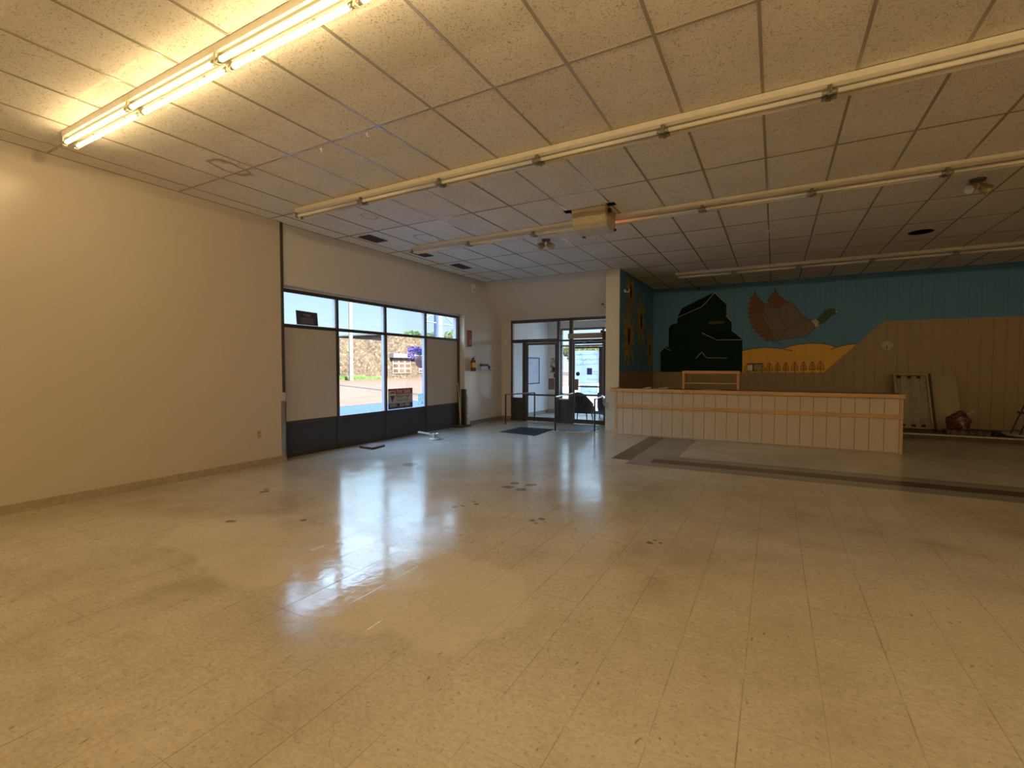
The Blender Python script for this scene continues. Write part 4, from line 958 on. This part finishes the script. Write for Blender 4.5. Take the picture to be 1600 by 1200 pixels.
m = MB(); poly(m, [(1.245, 2.775), (1.285, 2.765), (1.285, 2.74), (1.245, 2.735)], Y4 - .001); m.build('bill_patch', M_cline, dk, tri=True)
m = MB(); poly(m, [(.76, 2.56), (.85, 2.595), (.91, 2.54), (.925, 2.44), (.85, 2.39), (.83, 2.48)], Y4); m.build('white_collar', plain('white_collar_paint', (.62, .58, .50)), dk, tri=True)
m = MB()
ribbon(m, duck[:34], Y4, .012)
for l_ in ([(.27, 3.04), (.18, 3.01), (.1, 2.95), (.06, 2.82), (.11, 2.64), (.18, 2.49), (.25, 2.4)], [(.75, 2.55), (.59, 2.54), (.42, 2.48), (.26, 2.38), (.18, 2.28), (.11, 2.16)], [(-.27, 3.05), (-.29, 2.92), (-.26, 2.8), (-.19, 2.66), (-.06, 2.5)], [(-.30, 2.74), (-.22, 2.56), (-.07, 2.27), (-.04, 2.08)], [(.07, 2.9), (-.09, 2.94)], [(.26, 2.38), (.05, 2.26), (-.03, 2.12)],
           [(-.06, 2.11), (-.05, 2.03)], [(0, 2.1), (.03, 1.99), (.06, 2.03)], [(.05, 2.11), (.10, 1.98), (.13, 2.04)]): ribbon(m, l_, Y4, .010)
for i in range(12):
    zz = 2.12 + .095 * i; bx = -.50 - .08 * math.sin(i / 12 * PI); ribbon(m, [(bx, zz + .05), (bx + .12, zz + .01), (-.30 + .012 * (6 - i), zz + .02)], Y4, .007)
m.build('duck_outlines', M_line, dk)

sf = thing('sunflower_mural', 'painted sunflowers on the narrow teal wall left of the grain elevator', 'mural', (XN, 12, 1.3))
X0 = XN + .005
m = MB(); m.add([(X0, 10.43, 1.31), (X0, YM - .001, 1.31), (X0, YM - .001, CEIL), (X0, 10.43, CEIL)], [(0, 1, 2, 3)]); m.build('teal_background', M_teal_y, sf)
def petal(mb, cy_, cz, a, r0, ln, w, X):
    d = (math.cos(a), math.sin(a)); nrm = (-d[1], d[0]); P = lambda t, s: (X, cy_ + d[0] * (r0 + ln * t) + nrm[0] * s, cz + d[1] * (r0 + ln * t) + nrm[1] * s)
    mb.add([P(0, -.25 * w), P(.35, -.5 * w), (P(.7, -.42 * w)), P(1, 0), P(.7, .42 * w), P(.35, .5 * w), P(0, .25 * w)], [tuple(range(7))])
for cyy, cz, s in ((11.32, 3.24, .95), (11.18, 2.16, 1.2), (12.35, 2.60, 1.1), (13.35, 1.92, .95)):
    m = MB()
    for k in range(11):
        a = 2 * PI * (k + .3) / 11 + random.uniform(-.12, .12); ln = (.30 + .34 * abs(math.sin(a)) ** 1.2) * s
        if cz + math.sin(a) * (ln + .1) > CEIL - .02: ln = max(.1, (CEIL - .03 - cz) / max(.2, math.sin(a)) - .12)
        petal(m, cyy, cz, a, .09 * s, ln, .13 * s, X0 + .0015 + .0003 * k)
    fl = m.build('sunflower', M_petal, sf, tri=True)
    m = MB(); m.add([(X0 + .0055, cyy + .10 * s * math.cos(2 * PI * i / 20), cz + .17 * s * math.sin(2 * PI * i / 20)) for i in range(20)], [tuple(range(20))]); m.build('seed_head', M_line, fl)
m = MB()
for k in range(26): 
    a, b = random.uniform(11.0, 13.3), random.uniform(1.6, 3.3); ribbon(m, [(a, b), (a + random.uniform(-.1, .1), b - random.uniform(.1, .3))], X0 + .0012, .012, 'x')
m.build('pale_strokes', plain('faint_blue_stroke', (.18, .30, .32)), sf)
m = MB()
for a, b in (((10.9, 2.6), (10.95, 3.2)), ((11.6, 2.2), (12.1, 3.1)), ((12.6, 1.5), (12.5, 2.2)), ((11.9, 1.5), (12.1, 2.3)), ((13.2, 2.3), (13.1, 3.0))): ribbon(m, [a, ((a[0] + b[0]) / 2 + .06, (a[1] + b[1]) / 2), b], X0 + .0012, .07, 'x')
m.build('painted_stems', plain('ochre_stem_paint', (.30, .18, .04)), sf)
m = MB(); m.box(XN + .002, XN + .03, 10.75, 10.83, 3.13, 3.19); m.tube([(XN + .03, 10.79, 3.15), (XN + .10, 10.79, 3.13), (XN + .12, 10.79, 3.20)], .012, 6)
setp(m.build('wall_hook', M_whitepl, None), 'white hook high on the sunflower wall', 'hook')

# devices on the mural wall
t = thing('wall_clock', 'round cream wall clock on the brown panelling right of the mural', 'clock', (2.245, YM, 1.92))
m = MB(); m.lathe((2.245, YM - .002, 1.92), [(.118, 0), (.122, -.02), (.115, -.035), (.104, -.035), (.104, -.028)], 36, 'Y'); m.build('rim', plain('cream_clock_rim', (.50, .44, .34)), t)
m = MB(); m.cyl((2.245, YM - .003, 1.92), (2.245, YM - .029, 1.92), .104, n=36); m.build('face', plain('cream_clock_face', (.56, .50, .40)), t)
m = MB(); ribbon(m, [(2.245, 1.925), (2.232, 1.84)], YM - .031, .012); ribbon(m, [(2.245, 1.92), (2.24, 1.87)], YM - .032, .016); m.build('hands', M_line, t)
t = thing('wall_phone_box', 'small white and grey device on the mural beside the painted trees', 'wall device', (-.45, YM, 1.33))
m = MB(); m.box(-.62, -.50, YM - .05, YM - .009, 1.34, 1.48); m.build('white_box', M_whitepl, t, .005)
m = MB(); m.box(-.47, -.30, YM - .05, YM - .009, 1.36, 1.50); m.build('grey_box', plain('grey_tan_box', (.38, .33, .26)), t, .005)
m = MB(); m.box(-.50, -.47, YM - .055, YM - .009, 1.33, 1.53); m.box(-.60, -.28, YM - .055, YM - .009, 1.505, 1.53); m.build('dark_bracket', plain('dark_brown_bracket', (.06, .035, .02)), t)
m = MB(); m.box(-.665, -.625, YM - .02, YM - .001, 1.15, 1.25)
setp(m.build('wall_tag', plain('grey_tag', (.34, .32, .28)), None), 'small grey tag on the panelling just right of the pine shelf', 'tag')
m = MB(); m.box(-1.88, -1.80, YM - .05, YM - .009, 3.50, 3.57); setp(m.build('small_sensor', plain('dark_sensor', (.05, .05, .05)), None), 'tiny dark sensor at the top of the mural wall above the elevator', 'sensor')

# ================================================================== OUTSIDE
def gz(x): return -.13 + (max(0, -x - 9) * .028 if x > -38 else 29 * .028)
g = G('sunlit_asphalt'); p, x, y, z = g.pos(); n1 = g.noise(p, 6, 5, .7); n2 = g.noise(g.xyz(g.m('MULTIPLY', x, 1.5), g.m('MULTIPLY', y, .25), 0), 1.4, 4)
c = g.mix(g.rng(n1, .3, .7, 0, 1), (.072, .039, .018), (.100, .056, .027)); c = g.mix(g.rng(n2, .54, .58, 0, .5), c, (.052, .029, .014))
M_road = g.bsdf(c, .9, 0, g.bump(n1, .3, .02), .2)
g = G('shade_blue_ground'); p, x, y, z = g.pos(); n1 = g.noise(p, 8, 5, .7); M_shade = g.bsdf(g.ramp(n1, [(.3, (.075, .078, .098)), (.7, (.105, .108, .13))]), .9, 0, g.bump(n1, .2, .01), .2)  # bluish tone of the building's shade put into this ground colour
g = G('porch_bounce_ground'); p, x, y, z = g.pos(); n1 = g.noise(p, 8, 5, .7); M_bounce = g.bsdf(g.ramp(n1, [(.3, (.18, .16, .12)), (.7, (.25, .225, .175))]), .9, 0, g.bump(n1, .2, .01), .2)  # brighter ground colour, added to throw more sunlight into the porch
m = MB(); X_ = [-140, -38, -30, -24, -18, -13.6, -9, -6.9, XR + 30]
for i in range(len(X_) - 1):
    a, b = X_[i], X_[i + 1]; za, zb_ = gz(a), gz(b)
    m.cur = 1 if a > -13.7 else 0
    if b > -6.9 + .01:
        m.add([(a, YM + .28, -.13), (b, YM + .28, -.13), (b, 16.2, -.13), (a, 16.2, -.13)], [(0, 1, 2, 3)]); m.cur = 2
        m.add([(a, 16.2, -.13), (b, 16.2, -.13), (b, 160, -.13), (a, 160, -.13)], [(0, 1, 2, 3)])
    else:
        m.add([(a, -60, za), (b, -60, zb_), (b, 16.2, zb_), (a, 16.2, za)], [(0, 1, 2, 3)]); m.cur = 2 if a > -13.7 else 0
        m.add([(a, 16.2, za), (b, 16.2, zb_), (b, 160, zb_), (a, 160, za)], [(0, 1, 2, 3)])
struct(m, 'ground', [M_road, M_shade, M_bounce])
# stone building across the street
SB = thing('stone_building', 'low tan fieldstone building across the street seen through the window', 'building', (-30, 30, .45))
g = G('fieldstone'); p, x, y, z = g.pos(); v = g.xyz(0, g.m('MULTIPLY', y, 1), g.m('MULTIPLY', z, 1.25))
e1 = g.voro(v, 4.4, 'DISTANCE_TO_EDGE'); cc = g.voro(v, 4.4, 'F1', 1); nz = g.noise(p, 12, 3)
cs = g.n('ShaderNodeSeparateColor'); g.nt.links.new(cc, cs.inputs[0])
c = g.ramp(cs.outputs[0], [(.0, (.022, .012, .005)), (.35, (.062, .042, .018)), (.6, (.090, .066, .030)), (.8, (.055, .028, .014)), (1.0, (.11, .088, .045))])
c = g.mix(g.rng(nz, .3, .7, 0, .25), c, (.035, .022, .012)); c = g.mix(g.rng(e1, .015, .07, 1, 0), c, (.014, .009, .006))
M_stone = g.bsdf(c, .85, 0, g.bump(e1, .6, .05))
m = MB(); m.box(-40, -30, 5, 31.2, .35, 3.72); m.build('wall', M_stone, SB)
m = MB(); m.box(-40, -29.6, 31.2, 46, .35, 4.25); m.build('wall', M_stone, SB)
m = MB(); m.box(-29.6, -29.1, 31.4, 37.5, 2.25, 2.62); m.build('canopy', plain('pale_canopy', (.085, .08, .085)), SB)
m = MB(); m.box(-40.2, -29.5, 31.0, 46.2, 4.25, 4.36); m.build('parapet', plain('pale_parapet', (.08, .07, .055)), SB)
def ext_window(y0, y1, z0, z1, cols, rows, lb):
    m = MB(); m.box(-29.58, -29.5, y0, y1, z0, z1); w_ = m.build('window', plain('white_window_frame', (.105, .096, .085)), SB, label=lb)
    dy, dz = (y1 - y0) / cols, (z1 - z0) / rows
    m = MB()
    for i in range(cols):
        for j in range(rows): m.box(-29.498, -29.49, y0 + dy * i + .10, y0 + dy * (i + 1) - .10, z0 + dz * j + .08, z0 + dz * (j + 1) - .08)
    m.build('pane', plain('tan_window_pane', (.07, .035, .018), .3, 0, .35, .8), w_)
ext_window(31.7, 34.1, .85, 2.22, 3, 3, 'wide window with pale bars'); ext_window(35.2, 36.9, .85, 2.05, 2, 3, 'narrower window with pale bars')
# verge of grass
g = G('sunlit_grass'); p, x, y, z = g.pos(); nz = g.noise(p, 9, 4); M_grass = g.bsdf(g.ramp(nz, [(.3, (.025, .055, .008)), (.7, (.065, .10, .018))]), .8)
m = MB()
for k in range(5000):
    yy = random.uniform(20, 30.4); xx = random.uniform(-29.7, -28.7); hh = random.uniform(.08, .32) * (1.3 if yy < 28 else .8); w_ = .03; z0_ = gz(xx) - .01
    dx, dy = random.uniform(-.06, .06), random.uniform(-.06, .06)
    m.add([(xx, yy - w_, z0_), (xx, yy + w_, z0_), (xx + dx, yy + dy, z0_ + hh)], [(0, 1, 2)])
setp(m.build('grass_verge', M_grass, None), 'strip of green grass at the foot of the stone building', 'grass', kind='stuff')
# red bush at left edge of window
def leaves(mb, c, rad, n, sz, seed=1):
    rr = random.Random(seed)
    for _ in range(n):
        while True:
            v = Vector((rr.uniform(-1, 1), rr.uniform(-1, 1), rr.uniform(-1, 1)))
            if .25 < v.length < 1: break
        q = Vector((c[0] + v.x * rad[0], c[1] + v.y * rad[1], c[2] + v.z * rad[2]))
        u = Vector((rr.uniform(-1, 1), rr.uniform(-1, 1), rr.uniform(-1, 1))).normalized() * sz; w = u.orthogonal().normalized() * sz * .6
        mb.add([q - u, q + w, q + u, q - w], [(0, 1, 2, 3)])
def leafmat(name, a, b):
    g = G(name); p, x, y, z = g.pos(); nz = g.noise(p, 3, 3)
    k = g.n('ShaderNodeBsdfDiffuse'); g.put(k.inputs[0], g.ramp(nz, [(.3, a), (.7, b)])); tr = g.n('ShaderNodeBsdfTranslucent'); g.put(tr.inputs[0], g.ramp(nz, [(.3, a), (.7, b)]))
    mx = g.n('ShaderNodeMixShader'); mx.inputs[0].default_value = .35
    g.nt.links.new(k.outputs[0], mx.inputs[1]); g.nt.links.new(tr.outputs[0], mx.inputs[2]); g.nt.links.new(mx.outputs[0], g.out.inputs[0]); return g.mat
M_leaf = leafmat('sunlit_leaves', (.03, .055, .014), (.08, .115, .042)); M_leafd = leafmat('olive_leaves', (.045, .053, .018), (.10, .10, .042))
M_bark = wood('grey_bark', (.08, .065, .05), (.12, .10, .08), axis=2, rough=.9)
def tree(lb, x, y, h, r, mt, seed):
    z0_ = gz(x) if x < -6.9 else -.13
    t = thing('tree', lb, 'tree', (x, y, z0_), 'trees beyond the street')
    m = MB(); m.cyl((x, y, z0_), (x, y, z0_ + h * .6), .22, .12, 10)
    for k in range(4):
        a = k * 1.6 + seed; m.cyl((x, y, z0_ + h * .45), (x + math.cos(a) * r * .6, y + math.sin(a) * r * .6, z0_ + h * .75), .10, .04, 8)
    m.build('trunk', M_bark, t)
    m = MB(); rr = random.Random(seed)
    for k in range(7): leaves(m, (x + rr.uniform(-.5, .5) * r, y + rr.uniform(-.5, .5) * r, z0_ + h * .62 + rr.uniform(-.15, .25) * h), (r * .65, r * .65, h * .24), 420, .16 + r * .03, seed * 10 + k)
    m.build('crown', mt, t)
tree('leafy tree above the stone building roof, left of the big pole', -46, 53.5, 5.4, 3.0, M_leaf, 1)
tree('leafy tree beyond the stone building, just behind the big pole', -46, 59.5, 6.2, 3.6, M_leafd, 2)
tree('leafy tree beyond the stone building, right of the big pole', -46, 66.5, 6.8, 4.2, M_leaf, 3)
tree('pale green tree seen through the left side of the outer door', -36, 70, 4.4, 3.2, M_leaf, 4)
tree('pale green tree seen through the middle of the outer door', -27, 72, 4.2, 3.0, M_leafd, 5)
tree('pale green tree seen through the right side of the outer door', -18, 70, 4.4, 3.2, M_leaf, 6)
tree('tree farthest right beyond the entrance glass', -8, 72, 4.6, 3.4, M_leafd, 8)
# white house seen through the entrance
hb = thing('pale_house', 'pale low house far beyond the entrance doors', 'building', (-24, 52, -.1))
m = MB(); m.box(-24, -19, 60, 64, -.2, 2.2); m.build('wall', plain('pale_siding', (.09, .09, .08)), hb)
m = MB(); m.prism([(-24.5, 2.2), (-18.5, 2.2), (-21.5, 3.4)], 59.6, 64.4, 'Y'); m.build('roof', plain('grey_shingles', (.04, .04, .045)), hb)
m = MB(); m.box(-23.3, -22.3, 59.95, 60, .8, 1.6); m.build('window', plain('dark_pane', (.06, .08, .10), .2), hb)
# utility poles and wires
t = thing('utility_pole', 'slim pale utility pole standing before the stone building', 'utility pole', (-28, 25.6, .4))
m = MB(); m.cyl((-28, 25.62, .35), (-28, 25.62, 11), .16, .12, 12); m.build('pole', plain('sunlit_pole_wood', (.10, .088, .066), .8), t)
m = MB(); m.box(-28.1, -27.9, 24.5, 26.8, 9.6, 9.75); m.build('crossarm', plain('sunlit_pole_wood', (.72, .66, .52)), t)
t = thing('lamp_pole', 'thick blue-grey pole with braced cross-arms seen in the upper right pane', 'utility pole', (-14, 18.2, 0))
mp = plain('blue_grey_steel', (.045, .062, .10), .6, .0)
m = MB(); m.cyl((-14, 18.2, gz(-14)), (-14, 18.2, 8), .25, .22, 16); m.build('pole', mp, t)
m = MB(); m.tube([(-14, 17.0, 3.52), (-14, 18.2, 3.50), (-14, 19.42, 3.47)], .03); m.tube([(-14, 19.42, 3.47), (-14, 19.45, 3.36)], .03)
m.tube([(-14, 17.05, 3.56), (-14, 18.0, 4.05)], .022); m.tube([(-14, 18.4, 4.05), (-14, 19.38, 3.52)], .022); m.build('cross_arms', plain('dark_bracket_steel', (.10, .12, .13), .5), t)
for i, (a, b, lb, sag) in enumerate((((-14, 3, 5.3), (-28, 25.62, 7.2), 'overhead wire crossing the upper left pane', .3), ((-28, 25.62, 6.7), (-14, 40, 3.2), 'overhead wire sloping down to the right behind the window', .2),
                                ((-30, 8, 4.9), (-30, 60, 5.4), 'level overhead wire just above the stone building', .1), ((-20, 2, 6.6), (-28, 25.62, 7.6), 'higher overhead wire in the upper left pane', .2),
                                ((-10, 4, 4.6), (-24, 30, 8.2), 'steep overhead wire at the left window edge', .1))):
    m = MB(); a, b = Vector(a), Vector(b); m.tube([a.lerp(b, k / 12) - Vector((0, 0, sag * 4 * (k / 12) * (1 - k / 12))) for k in range(13)], .016, 5)
    setp(m.build('overhead_wire', plain('dark_wire', (.06, .10, .12)), None), lb, 'wire', 'overhead wires')
# hanging flower basket near the window
t = thing('flower_basket', 'hanging basket with purple flowers and a red-brown pot outside the window', 'flower basket', (-9.2, 11.15, 1.3))
m = MB(); m.lathe((-9.2, 11.13, 1.40), [(.07, 0), (.17, .08), (.21, .24), (.215, .36), (.18, .36)], 24); m.build('pot', plain('red_brown_pot', (.20, .065, .05)), t)
m = MB(); leaves(m, (-9.2, 10.90, 1.93), (.24, .30, .13), 260, .030, 21); leaves(m, (-9.2, 10.66, 1.78), (.12, .14, .16), 90, .028, 22); m.build('flowers', plain('purple_petals', (.20, .07, .30), .6, 0, .5, 40), t)
m = MB(); leaves(m, (-9.2, 11.13, 1.88), (.22, .26, .12), 200, .04, 23); m.build('foliage', plain('blue_green_foliage', (.07, .13, .10), .7, 0, .4, 20), t)
m = MB(); m.cyl((-9.2, 11.75, gz(-9.2)), (-9.2, 11.75, 2.45), .04); m.tube([(-9.2, 11.75, 2.40), (-9.2, 11.4, 2.46), (-9.2, 11.13, 2.36)], .018); m.tube([(-9.2, 11.13, 2.36), (-9.2, 11.13, 1.76)], .006); m.build('hanger_post', plain('dark_bracket_steel', (.10, .12, .13)), t)
